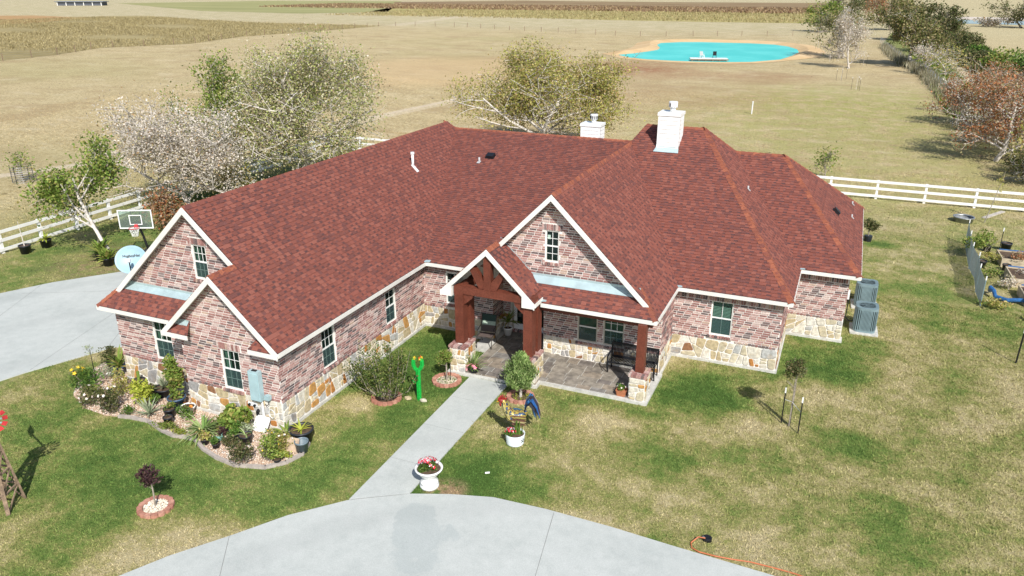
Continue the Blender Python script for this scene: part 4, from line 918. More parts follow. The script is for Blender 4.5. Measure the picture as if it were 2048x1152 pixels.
tree('field_tree', 'largest broad green tree beside the lane past the pond', (8.1, 144.4, 0), 30, LM['lane'], 'palebark', off=(-.4, 0), H=9.6, Rx=5.1, Ry=5.0, base_h=1.2, nleaf=13000, leaf=.28, trunk_r=.26, kids=(10, 6, 5))
tree('field_tree', 'deep green tree behind the largest lane tree', (13.4, 176, 0), 31, LM['dark'], 'bark', H=9.0, Rx=4.4, Ry=4.4, base_h=.8, nleaf=4500, leaf=.34, trunk_r=.2, kids=(8, 5, 4))
tree('field_tree', 'thin tan-leaved tree on the wire fence below the largest lane tree', (9.2, 132.5, 0), 32, LM['pale'], 'palebark', H=4.4, Rx=2.0, Ry=1.8, base_h=1.0, nleaf=1100, leaf=.17, trunk_r=.09, kids=(7, 5, 4))
tree('field_tree', 'straggly yellow-brown tree overhanging the wire fence line', (11.6, 128.6, 0), 33, LM['olive'], 'palebark', H=4.6, Rx=2.8, Ry=2.0, base_h=1.1, nleaf=1000, leaf=.2, trunk_r=.10, lean=(-.2, 0), kids=(7, 5, 4))
for i, (x, y, h, r, m, lab) in enumerate(((-6.5, 300, 9, 6, 'dark', 'dark clump tree far up the left side of the lane'), (-9.5, 245, 7.5, 5, 'green', 'yellow-green tree behind the leafless grey tree'), (4.5, 335, 9, 6, 'rust', 'russet tree far along the right side of the lane'), (7.2, 262, 9.5, 5.5, 'lane', 'olive tree midway along the right of the lane'),
        (9.0, 215, 8.5, 5, 'dark', 'dark-leaved tree in the row behind the broad lane tree'), (.5, 470, 9, 8, 'dark', 'farthest dark tree at the head of the lane'), (44.5, 292, 10.5, 8, 'dark', 'spreading tree beside the far blue water at the right edge'))):
    tree('field_tree', lab, (x, y, 0), 40+i, LM[m], 'bark', H=h, Rx=r, Ry=r, base_h=.4, nleaf=3200, leaf=.45, trunk_r=.25, levels=3, kids=(9, 6), sig=.7)
for i, (x, y, h, r, n, lab) in enumerate(((10.4, 66.7, 6.0, 3.4, 8500, 'rust-leaved tree with a white trunk inside the corner of the white fence'), (13.8, 78.0, 6.4, 4.4, 7500, 'reddest tree, rising at the right edge above the white-trunked rust tree'), (10.2, 84.0, 4.6, 3.0, 4500, 'low rust-leaved tree farthest back, touching the overgrown wire fence'))):
    tree('rust_tree', lab, (x, y, 0), 50+i, LM['rust'], 'palebark', 'russet trees by the right fence', H=h, Rx=r, Ry=r*.9, base_h=1.1, nleaf=n, leaf=.155, trunk_r=.15, kids=(9, 6, 5))
for i, (x, y, h, r, n, lm, lab) in enumerate(((11.4, 73.5, 5.2, 3.0, 5200, 'pale', 'grey twiggy tree between the white-trunked rust tree and the reddest tree'), (12.6, 92.0, 5.6, 3.4, 4600, 'rust', 'rust and olive tree just above the reddest tree at the lane'), (15.2, 69.0, 6.0, 3.2, 4200, 'olive', 'olive tree at the right edge beyond the fence corner'), (12.2, 58.6, 3.4, 2.2, 3400, 'lane', 'dark brushy tree right against the back fence at the right edge'))):
    tree('brush_tree', lab, (x, y, 0), 60+i, LM[lm], 'palebark', 'russet trees by the right fence', H=h, Rx=r, Ry=r*.9, base_h=.5, nleaf=n, leaf=.14, trunk_r=.09, stems=2, kids=(8, 5, 4))
for i, (x, y, s_, lm, lab) in enumerate(((10.9, 110, 1.5, 'pale', 'grey-brown bush on the lane fence, farther of two'), (10.8, 99, 1.4, 'olive', 'olive bush on the lane fence, nearer of two'), (16.8, 112, 2.2, 'dark', 'brown-green brush at the near end of the ditch hedge'), (17.4, 200, 3.0, 'lane', 'brownish brush at the far middle of the ditch hedge'), (11.5, 62.5, 1.3, 'dark', 'dark brush standing for the shade at the foot of the white-trunked rust tree'))):  # the last clump is added, its dark leaves standing for understorey shade
    rs = np.random.RandomState(90+i); t = thing('brush_clump', lab, 'bush', (x, y, 0), 0, 'brush clumps along the lane'); P = blob_pts((0, 0, s_*.6), (s_, s_*1.3, s_*.65), 1300, rs, 9); P = P[P[:, 2] > .03]; V, F = leaves_np(P, .2*s_/1.5, rs); np_obj('foliage', V, F, LM[lm], t)
    m_ = MB(); rr_ = random.Random(i)
    for k in range(8): a_ = rr_.uniform(0, 6.28); m_.tube([(0, 0, -.05), (s_*.4*math.cos(a_), s_*.4*math.sin(a_), s_*.6), (s_*.8*math.cos(a_), s_*.9*math.sin(a_), s_*1.2)], [.05, .03, .01], 4, False)
    m_.build('stem', M_['palebark'], t)
tree('rust_tree', 'olive and rust tree in deep shade right of the white-trunked rust tree', (13.4, 62.0, 0), 54, LM['olive'], 'bark', 'russet trees by the right fence', H=4.6, Rx=2.4, Ry=2.4, base_h=.3, nleaf=3200, leaf=.15, trunk_r=.1, stems=2, kids=(7, 5, 4))
tree('small_tree', 'little green tree just behind the white fence at the roof corner', (-.9, 55.6, 0), 55, LM['green'], 'bark', H=2.1, Rx=.75, Ry=.7, base_h=.9, nleaf=500, leaf=.12, trunk_r=.04, kids=(6, 4, 3))
def shrub(name, label, loc, r, n, leaf, lm, seed, cat='shrub', group=None, lobes=7, stem=True, up=.3, narrow=.55):
    rs = np.random.RandomState(seed); t = thing(name, label, cat, loc, 0, group)
    P = blob_pts((0, 0, r[2]*1.02), r, n, rs, lobes); P = P[P[:, 2] > .02]; V, F = leaves_np(P, leaf, rs, up, narrow); np_obj('foliage', V, F, LM[lm], t)
    if stem:
        mb = MB(); rr = random.Random(seed)
        for i in range(5): a = rr.uniform(0, 6.283); mb.tube([(0, 0, -.02), (r[0]*.2*math.cos(a), r[1]*.2*math.sin(a), r[2]*.6), (r[0]*.6*math.cos(a), r[1]*.6*math.sin(a), r[2]*1.3)], [.02*r[2]+.006, .012*r[2]+.005, .004], 4, False)
        mb.build('stem', M_['bark'], t)
    return t
HG = (('dark rounded shrub where the ditch hedge meets the far water', 20.2, 222, 4, 'dark'), ('dark shrub third from the far end of the ditch hedge', 18.8, 181, 3.6, 'dark'), ('mid-green shrub halfway down the ditch hedge', 19.2, 156, 3, 'shrub'),
      ('bright green bushy shrub, the brightest of the ditch hedge', 19.2, 137, 3.2, 'green'), ('near bright green shrub above the red tree at the hedge end', 20.4, 126, 2.8, 'shrub'), ('dark low shrub on the near ditch bank', 17.4, 147, 2.4, 'dark'), ('sprawling dark shrub at the far end of the hedge', 22, 268, 5, 'dark'), ('small dark shrub squeezed between bright hedge shrubs', 18.2, 166, 2.6, 'dark'), ('green shrub at the right edge behind the reddest tree', 23.4, 118, 2.6, 'shrub'))
for i, (lab, x, y, s, lm) in enumerate(HG): shrub('hedge_shrub', lab, (x, y, -.1), (s, s*1.25, s*.62), 1700, .36, lm, 70+i, group='shrubs along the ditch')
shrub('reed_bed', 'tan reed clump in front of the far blue water', (38, 300, 0), (6, 4, 1.3), 900, .7, 'pale', 80, 'reeds', stem=False)

# ------------------------------------------------------------------ fences
FW = M_['white']
def rail_fence(label, a, b, n, h=1.16, rails=(.20, .66, 1.08), side=1):
    a, b = Vector((*a, 0)), Vector((*b, 0)); t = thing('rail_fence', label, 'fence', a, 0, 'white three-rail fences'); d = (b-a)/n; u = d.normalized(); nrm = u.cross(Z)*side
    pm = MB(); pm.box((0, 0, h/2-.05), (.13, .13, h+.1), math.atan2(u.y, u.x)); me = pm.mesh('post', FW)
    rm = MB(); L = d.length-.012; rm.obox(-u*0+nrm*.066+Z*-.075, u*L, nrm*.038, Z*.15); mr = rm.mesh('rail', FW)
    for i in range(n+1):
        o = bpy.data.objects.new('post', me); COL.objects.link(o); o.parent = t; o.location = d*i
        if i < n:
            for z in rails: r = bpy.data.objects.new('rail', mr); COL.objects.link(r); r.parent = t; r.location = d*i+Z*z
    return t
rail_fence('white three-rail board fence running back along the left side of the yard', (-36.6, 12.6), (-37.4, 50.9), 18)
rail_fence('white three-rail board fence crossing behind the house to the right edge', (-37.4, 51.1), (18, 51.3), 21, side=1)
def tpost(par, x, y, h, tip=True, name='post', pm='black'):
    mb = MB(); mb.box((0, 0, h/2), (.034, .024, h)); o = mb.build(name, M_[pm], par, at=(x, y, 0))
    if tip: m = MB(); m.box((0, 0, h-.02), (.042, .032, .17)); m.build('painted_tip', M_['white'], o)
def wire_fence(label, pts, step, h, wires=(.4, .8, 1.2), tip=False, group='wire fences', thick=.05, pm='oldwood', jit=.15):
    o = Vector((*pts[0], 0)); t = thing('wire_fence', label, 'fence', o, 0, group); acc = 0; rr = random.Random(len(pts)); mb0 = MB(); mb0.box((0, 0, h/2), (thick, thick, h)); me = mb0.mesh('post', M_[pm]); wm_ = MB()
    for p, q in zip(pts, pts[1:]):
        p, q = Vector((*p, 0)), Vector((*q, 0)); L = (q-p).length; s = acc
        while s < L:
            c = p.lerp(q, s/L); b = bpy.data.objects.new('post', me); COL.objects.link(b); b.parent = t; b.location = c-o; b.scale = (1, 1, rr.uniform(.88, 1.08)); b.rotation_euler = (rr.gauss(0, .03), rr.gauss(0, .03), 0); s += step*rr.uniform(1-jit, 1+jit)
        acc = s-L
        for z in wires: wm_.tube([p-o+Z*z, q-o+Z*z], .008, 3, False)
    wm_.build('wire', M_['steel'], t); return t
wire_fence('long wire fence dividing the mown field from the tall golden grass', [(-150, 80), (-135.6, 93), (-137.9, 105.6), (-145, 121.5), (-137.3, 137.7), (-144.7, 164), (-142.3, 193), (-142, 225), (-120, 231), (-88.7, 216.5), (-57.3, 204.4), (-38, 210.4), (-14.7, 222.8), (1, 226)], 6.5, 1.35, thick=.11, jit=.05)
wire_fence('overgrown wire fence beside the lane on the right', [(4.0, 205), (5.7, 167.6), (7.1, 146.8), (9.2, 131), (9.9, 112.3), (10.2, 100), (10.6, 90)], 3.2, 1.35, tip=True, thick=.08, pm='steel')
rs = np.random.RandomState(5)
def tuft_blades(P, h, w, rs, spread=.35):
    n = len(P); a = rs.rand(n)*6.283; d = np.stack([np.cos(a), np.sin(a), 0*a], 1); H = (h*(.6+.8*rs.rand(n)))[:, None]
    tip = P+np.concatenate([rs.normal(size=(n, 2))*spread*H, H], 1); wd = d*w*.5
    return np.stack([P-wd, P+wd, tip], 1).reshape(-1, 3), np.arange(n*3).reshape(n, 3)
t_ = rs.rand(9000); yy = 88+100*t_; xx = np.interp(yy, [88, 100, 112, 131, 147, 168, 190], [10.7, 10.2, 9.9, 9.2, 7.1, 5.7, 4.7])+rs.normal(size=9000)*.5
V, F = tuft_blades(np.stack([xx, yy, 0*xx], 1), .95, .12, rs, .3)
weedm = leafmat('dry_weed', [(0, (.14, .13, .06)), (.4, (.30, .26, .15)), (.8, (.44, .40, .30)), (1, (.12, .15, .05))])
tag(np_obj('fence_line_weeds', V, F, weedm), 'dry weeds growing through the lane fence', 'weeds', kind='stuff')
# ------------------------------------------------------------------ grass as real blades
def inside(P, poly):
    x, y = P[:, 0], P[:, 1]; c = np.zeros(len(P), bool); n = len(poly)
    for i in range(n):
        (x0, y0), (x1, y1) = poly[i], poly[(i+1) % n]
        k = ((y0 > y) != (y1 > y)) & (x < (x1-x0)*(y-y0)/(y1-y0+1e-12)+x0); c ^= k
    return c
BED = [(-20.69, 16.1), (-21.2, 17.3), (-22.4, 16.9), (-22.3, 15.9), (-21.9, 15.1), (-21.35, 14.55), (-20.33, 14.12), (-19.4, 14.05), (-18.93, 14.17), (-18.49, 14.26), (-17.89, 14.30), (-17.18, 14.08), (-16.61, 13.98), (-16.19, 14.06), (-15.87, 14.07), (-15.34, 13.80), (-14.66, 13.60), (-13.92, 13.50), (-13.08, 13.75), (-12.75, 14.15), (-12.60, 14.65), (-12.78, 15.17), (-13.3, 15.5), (-13.75, 15.42), (-17.31, 15.42), (-17.31, 16.08)]
HOUSE = [(-20.8, 16), (-17.3, 16), (-17.3, 15.38), (-13.72, 15.38), (-13.72, 23.7), (-11.2, 23.7), (-11.2, 22.5), (-10.65, 22.5), (-10.65, 20.6), (-8.0, 20.7), (-8, 21), (-4.48, 21), (-4.48, 24.85), (-1, 24.85), (-1, 28.3), (.95, 28.3), (.95, 42), (-20.8, 42)]
RINGS = [(-14.48, 11.30, .42), (-12.14, 18.30, .47), (-10.93, 20.08, .47), (-8.28, 20.02, .43)]
def lawn(n, x0, x1, y0, y1, h, w, seed, dens=None):
    rs = np.random.RandomState(seed); P = np.stack([x0+(x1-x0)*rs.rand(n), y0+(y1-y0)*rs.rand(n), np.zeros(n)], 1)
    keep = ~(inside(P, HOUSE) | inside(P, BED) | inside(P, DRIVE) | inside(P, WALK) | inside(P, REAR))
    for x, y, r in RINGS: keep &= (P[:, 0]-x)**2+(P[:, 1]-y)**2 > r*r
    q = P-np.array([0, 0, 0]); dep = q[:, 1]*math.cos(yaw)-q[:, 0]*math.sin(yaw); lat = q[:, 0]*math.cos(yaw)+q[:, 1]*math.sin(yaw)
    keep &= (abs(lat) < dep*.72+3)
    return tuft_blades(P[keep], h, w, rs, .8)
V, F = lawn(520000, -24, 8, 6, 34, .04, .024, 1); tag(np_obj('lawn_grass', V, F, M_['blade']), 'mottled green and straw lawn around the house', 'grass', kind='stuff')
V, F = lawn(190000, -48, 16, 18, 60, .05, .04, 2); tag(np_obj('yard_grass', V, F, M_['blade']), 'dry grass in the fenced yard beyond the house', 'grass', kind='stuff')
V, F = lawn(110000, -80, 18, 42, 98, .05, .05, 3); tag(np_obj('field_stubble', V, F, M_['blade']), 'short dry stubble across the near mown field', 'grass', kind='stuff')
goldm = leafmat('golden_blade', [(0, (.25, .20, .09)), (.5, (.33, .27, .13)), (1, (.42, .35, .18))], trans=.15)
rs = np.random.RandomState(8); P = np.stack([-300+170*rs.rand(110000), 75+190*rs.rand(110000), np.zeros(110000)], 1); P = P[inside(P, TALL)]; P = P[np.sin(P[:, 0]*.11+np.sin(P[:, 1]*.07)*2)+np.sin(P[:, 1]*.15+P[:, 0]*.03)+1.1*rs.rand(len(P)) > -.5]
V, F = tuft_blades(P, .40, .20, rs, .5); tag(np_obj('tall_golden_grass', V, F, goldm), 'tall golden grass filling the far left field', 'grass', kind='stuff')
brm = leafmat('brown_blade', [(0, (.15, .085, .05)), (.5, (.25, .16, .09)), (1, (.38, .29, .15))], trans=.1)
P = np.stack([-340+330*rs.rand(15000), 400+90*rs.rand(15000), np.zeros(15000)], 1); V, F = tuft_blades(P, .9, 1.0, rs, .4); tag(np_obj('brown_brush', V, F, brm), 'band of brown brush across the far field', 'brush', kind='stuff')
P = np.stack([-220+206*rs.rand(9000), 300+110*rs.rand(9000), np.zeros(9000)], 1); V, F = tuft_blades(P, .6, .5, rs, .3); tag(np_obj('straw_brush', V, F, goldm), 'straw-coloured scrub beyond the pond', 'brush', kind='stuff')
P = np.stack([13.8+9*rs.rand(9000), 100+190*rs.rand(9000), np.zeros(9000)], 1); P = P[(P[:, 0] > 15.6)]; V, F = tuft_blades(P, 1.1, .5, rs, .3); tag(np_obj('ditch_weeds', V, F, LM['dark']), 'dark weeds along the ditch on the right', 'weeds', kind='stuff')
P = np.stack([9+4.6*rs.rand(7000), 88+90*rs.rand(7000), np.zeros(7000)], 1); V, F = tuft_blades(P, .5, .35, rs, .4); tag(np_obj('verge_grass', V, F, LM['green']), 'green verge grass between the wire fence and the lane', 'grass', kind='stuff')
n = 520; P = np.stack([-120+135*rs.rand(n), 55+150*rs.rand(n), np.zeros(n)], 1); V, F = [], []
for i, p in enumerate(P):
    s = .05+.11*rs.rand()**2; b = len(V); V += [(p[0]-s, p[1], 0), (p[0], p[1]-s*.6, 0), (p[0]+s, p[1], 0), (p[0], p[1]+s*.6, 0), (p[0], p[1], s*.35)]; F += [(b, b+1, b+4), (b+1, b+2, b+4), (b+2, b+3, b+4), (b+3, b, b+4)]
tag(np_obj('field_clods', V, F, M_['soil']), 'dark clods scattered over the mown field', 'clods', kind='stuff')
# ------------------------------------------------------------------ yard things
def rrect(w, d, r, n=5):
    out = []
    for cx, cy, a0 in ((w/2-r, d/2-r, 0), (-w/2+r, d/2-r, 90), (-w/2+r, -d/2+r, 180), (w/2-r, -d/2+r, 270)):
        for k in range(n+1): a = R_(a0+90*k/n); out.append((cx+r*math.cos(a), cy+r*math.sin(a)))
    return out
def simple(name, label, cat, loc, parts, rz=0, group=None):
    t = thing(name, label, cat, loc, rz, group)
    for pn, mb, m in parts: mb.build(pn, m if not isinstance(m, str) else M_[m], t, smooth=False)
    return t
# air conditioners
M_['coil'] = mat('dark_coil', (.04, .06, .065), .6, 8, .2)
def air_con(label, loc):
    t = thing('air_conditioner', label, 'air conditioner', loc, R_(2), 'air conditioners beside the house'); H = 1.04; W_ = .76
    m = MB(); m.prism([(x, y) for x, y in rrect(.98, .98, .05)], -.02, .07); m.build('pad', M_['slab'], t)
    m = MB(); m.prism(rrect(W_-.05, W_-.05, .16), .07, H-.03); m.build('coil', M_['coil'], t)
    m = MB(); m.prism(rrect(W_, W_, .18), .07, .16); m.build('base_pan', M_['acmetal'], t)
    o, i = rrect(W_+.02, W_+.02, .19), [(.30*math.cos(R_(a)), .30*math.sin(R_(a))) for a in [0, 18, 36, 54, 72, 90, 108, 126, 144, 162, 180, 198, 216, 234, 252, 270, 288, 306, 324, 342, 351, 356, 358, 359]]
    m = MB(); n = len(o); ii = []
    for x, y in o: a = math.atan2(y, x); ii.append((.31*math.cos(a), .31*math.sin(a)))
    for k in range(n):
        k2 = (k+1) % n; m.face([(*ii[k], H), (*o[k], H), (*o[k2], H), (*ii[k2], H)]); m.face([(*o[k], H), (*o[k], H-.10), (*o[k2], H-.10), (*o[k2], H)]); m.face([(*ii[k], H-.09), (*ii[k], H), (*ii[k2], H), (*ii[k2], H-.09)])
    m.build('top_cover', M_['acmetal'], t)
    sl_ = rrect(W_, W_, .18, 4); per = 0; me = MB(); me.box((0, 0, (H-.1+.16)/2), (.034, .02, H-.26)); ml = me.mesh('louvre_slat', M_['acmetal'])
    pts = sl_+[sl_[0]]
    for p, q in zip(pts, pts[1:]):
        L = math.hypot(q[0]-p[0], q[1]-p[1]); k = max(1, int(round(L/.047)))
        for j in range(k):
            o_ = bpy.data.objects.new('louvre_slat', ml); COL.objects.link(o_); o_.parent = t; f = (j+.5)/k; o_.location = (p[0]+(q[0]-p[0])*f, p[1]+(q[1]-p[1])*f, 0); o_.rotation_euler = (0, 0, math.atan2(q[1]-p[1], q[0]-p[0])+.5)
    m = MB(); m.lathe([(.30, H-.12), (.0, H-.12)], 20, cap0=False, cap1=False); m.build('fan_well', M_['black'], t)
    m = MB()
    for k in range(3):
        a = k*2.094; m.face([(.05*math.cos(a), .05*math.sin(a), H-.07), (.26*math.cos(a), .26*math.sin(a), H-.06), (.26*math.cos(a+.7), .26*math.sin(a+.7), H-.09), (.05*math.cos(a+.7), .05*math.sin(a+.7), H-.09)])
    m.lathe([(.06, H-.1), (.06, H-.04)], 10); m.build('fan', M_['acmetal'], t)
    m = MB()
    for r in (.08, .14, .20, .26, .305): m.tube([(r*math.cos(R_(a)), r*math.sin(R_(a)), H-.005) for a in range(0, 361, 18)], .004, 3, False)
    for k in range(6): a = k*1.047; m.tube([(0, 0, H-.003), (.31*math.cos(a), .31*math.sin(a), H-.003)], .005, 3, False)
    m.build('fan_grille', M_['acmetal'], t)
    m = MB(); m.tube([(-.38, .1, .3), (-.55, .12, .28), (-.72, .2, .42)], .022, 6); m.build('refrigerant_line', M_['black'], t); return t
air_con('blue-grey air conditioner nearer the lawn corner, fully in view', (1.62, 29.85, 0)); air_con('blue-grey air conditioner partly hidden by the roof eave, behind the other unit', (1.62, 32.5, 0))
m = MB(); m.box((0, .06, 0), (.12, .1, .34)); m2 = MB(); m2.tube([(0, .02, -.17), (0, .03, -.8), (.25, .06, -.95)], .02, 6)
t = simple('disconnect_box', 'small white electrical box on the wall beside the air conditioners', 'electrical box', (.95, 29.3, 1.55), [('box_body', m, 'pvc'), ('conduit', m2, 'black')], rz=R_(90))
# electric panel on the left wing
t = thing('electric_panel', 'tall pale blue electrical panel on the brick wall near the left wing corner', 'electrical panel', (-14.57, ypw-.012, 0))
m = MB(); m.box((0, -.09, 1.42), (.36, .17, .94)); m.build('cabinet', M_['panelmetal'], t); m = MB(); m.box((0, -.182, 1.40), (.31, .014, .86)); m.build('cover', M_['panelmetal'], t)
m = MB(); m.box((.0, -.09, 1.90), (.16, .08, .025)); m.build('knockout_cap', M_['black'], t); m = MB(); m.tube([(.12, -.07, .95), (.12, -.07, .0)], .035, 8); m.build('conduit', M_['pvc'], t)
m = MB(); m.box((.36, -.07, 1.09), (.16, .13, .14)); m.build('junction_box', M_['panelmetal'], t); m = MB(); m.tube([(.38, -.06, 1.02), (.38, -.10, .88), (.30, -.11, .82), (.24, -.08, .86)], .012, 5); m.build('cable', M_['black'], t)
t = thing('outdoor_spigot', 'white wall plate with two black taps under the electrical panel', 'wall plate', (-14.86, ypw-.03, .70)); m = MB(); m.box((0, 0, 0), (.34, .03, .11)); m.build('plate', M_['pvc'], t)
for x in (-.09, .10): m = MB(); m.tube([(x, -.01, 0), (x, -.07, 0)], .035, 8); m.build('tap', M_['black'], t)
t = thing('downspout_hose', 'black hose stub leaning against the stone below the panel', 'hose', (-14.66, ypw-.08, .1)); m = MB(); m.tube([(0, 0, 0), (-.02, .01, .42), (.05, -.03, .5)], .045, 8); m.build('tube', M_['black'], t)
t = thing('cable_coil', 'thin white cable coiled on the stone wall right of the panel', 'cable coil', (-14.16, ypw-.05, .55))
m = MB(); m.tube([(.10*math.cos(a*.35), -.005*(a % 5), .14*math.sin(a*.35)) for a in range(40)], .008, 4); m.build('coil', M_['pvc'], t)
t = thing('septic_lid', 'white square-cornered lid propped against the stone wall', 'lid', (-14.45, 15.10, .05)); m = MB()
q = rrect(.50, .46, .08, 4); q = [(x, y) for x, y in q]; a = R_(52); n_ = Vector((0, -math.sin(a), math.cos(a)))
top = [Vector((x, (y+.23)*math.cos(a), (y+.23)*math.sin(a))) for x, y in q]; m.face([p+n_*.03 for p in top]); m.face(top[::-1])
for k in range(len(top)): k2 = (k+1) % len(top); m.face([top[k], top[k2], top[k2]+n_*.03, top[k]+n_*.03])
m.build('panel', M_['white'], t); m = MB(); c_ = sum(top, Vector())/len(top)
for dx in (-.12, .13): m.tube([c_+Vector((dx, 0, 0))+n_*.03, c_+Vector((dx, 0, 0))+n_*.04], .015, 6)
m.build('bolt', M_['steel'], t, kind='stuff')

# flower bed: gravel, curb
mb = MB(); mb.prism(BED, -.03, .022); bedo = mb.build('flower_bed', mat('pinkish_gravel_base', (.48, .35, .26), .95, 14, .3, bump=.8, fine=.3), kind='structure')
pebm = rmat('pebble', [(0, (.56, .42, .31)), (.3, (.66, .53, .42)), (.55, (.46, .31, .22)), (.72, (.72, .64, .55)), (.86, (.36, .24, .17)), (.93, (.60, .58, .54))], .85, 30, .15)
def pebbles(name, label, P, s0, s1, rs, z=.03, m=None):
    V, F = [], []; n = len(P); oc = np.array([(1, 0, 0), (0, 1, 0), (-1, 0, 0), (0, -1, 0), (0, 0, .7), (0, 0, -.5)]); of = np.array([(0, 1, 4), (1, 2, 4), (2, 3, 4), (3, 0, 4), (1, 0, 5), (2, 1, 5), (3, 2, 5), (0, 3, 5)])
    s = (s0+(s1-s0)*rs.rand(n))[:, None, None]*(.7+.6*rs.rand(n, 6, 1)); a = rs.rand(n)*6.283; c, sn = np.cos(a), np.sin(a)
    q = oc[None]*s; q = np.stack([q[..., 0]*c[:, None]-q[..., 1]*sn[:, None], q[..., 0]*sn[:, None]+q[..., 1]*c[:, None], q[..., 2]], 2)+P[:, None, :]+np.array([0, 0, z])
    return tag(np_obj(name, q.reshape(-1, 3), (of[None]+np.arange(n)[:, None, None]*6).reshape(-1, 3), m or pebm), label, 'gravel', kind='stuff')
rs = np.random.RandomState(12); P = np.stack([-22.5+10*rs.rand(26000), 13.4+4*rs.rand(26000), np.zeros(26000)], 1); P = P[inside(P, BED)]
pebbles('bed_gravel', 'pinkish river gravel covering the flower bed', P, .016, .036, rs)
CURB = [(-18.93, 14.10), (-18.49, 14.19), (-17.89, 14.24), (-17.18, 14.02), (-16.61, 13.92), (-16.19, 14.00), (-15.87, 14.01), (-15.34, 13.74), (-14.66, 13.54), (-13.92, 13.45), (-13.08, 13.70), (-12.70, 14.12), (-12.54, 14.65), (-12.72, 15.20)]
t = thing('bed_curb', 'scalloped grey concrete curb edging the flower bed gravel', 'curb', (CURB[0][0], CURB[0][1], 0)); o = Vector((*CURB[0], 0)); cm_ = mat('curb_concrete', (.40, .35, .31), .9, 6, .15, bump=.3)
for p, q in zip(CURB, CURB[1:]):
    p, q = Vector((*p, 0)), Vector((*q, 0)); u = (q-p).normalized(); n = u.cross(Z); m = MB(); m.obox(p-o-n*.0+u*.004, (q-p)-u*.008, -n*.10, Z*.085); m.build('curb_block', cm_, t)
# pots and plants
def pot_parts(t, r, h, m, taper=.78, z=0, soil=True):
    mb = MB(); mb.lathe([(r*taper, z), (r*.97, z+h*.86), (r*1.04, z+h*.87), (r*1.05, z+h), (r*.93, z+h), (r*.9, z+h*.86)], 18, cap1=False); mb.build('pot', m if not isinstance(m, str) else M_[m], t, True)
    if soil: mb = MB(); mb.lathe([(r*.92, z+h*.87), (.0, z+h*.88)], 14, cap0=False, cap1=False); mb.build('soil', M_['soil'], t)
def leafy(t, c, r, n, leaf, lm, seed, lobes=6, up=.3, narrow=.55, name='foliage'):
    rs = np.random.RandomState(seed); P = blob_pts(c, r, n, rs, lobes); P = P[P[:, 2] > .02]; V, F = leaves_np(P, leaf, rs, up, narrow); return np_obj(name, V, F, LM[lm] if isinstance(lm, str) else lm, t)
def ros(t, c, n, L, w, lm, seed, droop=1, up=.7, name='leaf'): m = MB(); m.rosette(c, n, L, w, droop, up, seed); o = m.build(name+'s' if False else 'leaf_rosette', LM[lm] if isinstance(lm, str) else lm, t); return o
def flowers(t, c, r, n, size, cols, seed, name='flower'):
    rs = np.random.RandomState(seed); fm_ = rmat('petal_%d' % seed, cols, .6, 30, .1)
    for k in range(n):
        d = rs.normal(size=3); d[2] = abs(d[2])+.25; d /= np.linalg.norm(d); p = np.array(c)+d*np.array(r); mb = MB(); nn = Vector(d); a = nn.orthogonal().normalized(); b = nn.cross(a); i0 = 0
        for j in range(5):
            th = j*1.2566; u = a*math.cos(th)+b*math.sin(th); v = a*math.cos(th+.55)+b*math.sin(th+.55); w = a*math.cos(th-.55)+b*math.sin(th-.55)
            mb.face([Vector((0, 0, 0)), w*size*.6+nn*size*.25, u*size+nn*size*.3, v*size*.6+nn*size*.25])
        o = mb.build(name, fm_, t); o.location = p
def potted(label, loc, r, h, m, plant, seed, taper=.8, cat='potted plant', group='pots in the flower bed'):
    t = thing('potted_plant', label, cat, (*loc, .02), random.Random(seed).uniform(0, 6), group); pot_parts(t, r, h, m, taper)
    k = plant[0]
    if k == 'leafy': leafy(t, (0, 0, h+plant[1][2]*.8), plant[1], plant[2], plant[3], plant[4], seed)
    elif k == 'rosette': ros(t, (0, 0, h*.9), plant[1], plant[2], plant[3], plant[4], seed, *plant[5:])
    elif k == 'stick':
        mb = MB(); mb.tube([(0, 0, h*.8), (.02, 0, h+plant[1])], plant[2], 7); mb.build('cactus_stem', LM['shrub'], t)
    return t
gp = mat('dark_blue_pot', (.05, .10, .17), .35, 5, .15)
potted('blue pot with broad arching palm-like leaves at the brick corner', (-21.12, 16.18), .17, .33, gp, ('rosette', 26, .75, .09, 'green', .7, .95), 1)
potted('black pot with a wispy grey-green shrub left of the blue pot', (-21.70, 16.4), .20, .32, 'plastic', ('leafy', (.42, .38, .34), 620, .07, 'dark'), 2)
potted('black pot holding a single upright cactus by the stone wall', (-19.80, 15.75), .20, .30, 'plastic', ('stick', .28, .05), 3)
potted('wide dark planter with a pale branching succulent and yellowing stems', (-18.70, 15.72), .30, .28, 'plastic', ('rosette', 30, .5, .05, 'grey', .3, .95), 4, .85)
potted('large dark blue pot with a tall leafy climber against the wall corner', (-17.75, 15.30), .27, .36, gp, ('leafy', (.36, .33, .74), 1500, .11, 'green'), 5)
potted('tiny black pot with a low green plant beside the wide planter', (-18.55, 15.15), .10, .14, 'plastic', ('leafy', (.2, .2, .13), 160, .07, 'shrub'), 6)
potted('black pot with bright moss-like plant nearest the white bowl', (-17.50, 14.75), .17, .30, 'plastic', ('leafy', (.2, .2, .12), 240, .06, 'green'), 7)
potted('empty-looking black pot in front of the mossy pot', (-17.22, 14.42), .14, .26, 'plastic', ('leafy', (.05, .05, .05), 20, .04, 'dark'), 8)
potted('black pot with a small sprawling plant beside the cabbage-like rosettes', (-15.45, 14.02), .12, .18, 'plastic', ('leafy', (.2, .2, .15), 200, .08, 'olive'), 9)
potted('small black pot with a leafy tuft along the curb', (-15.02, 13.98), .11, .16, 'plastic', ('leafy', (.16, .16, .14), 150, .07, 'shrub'), 10)
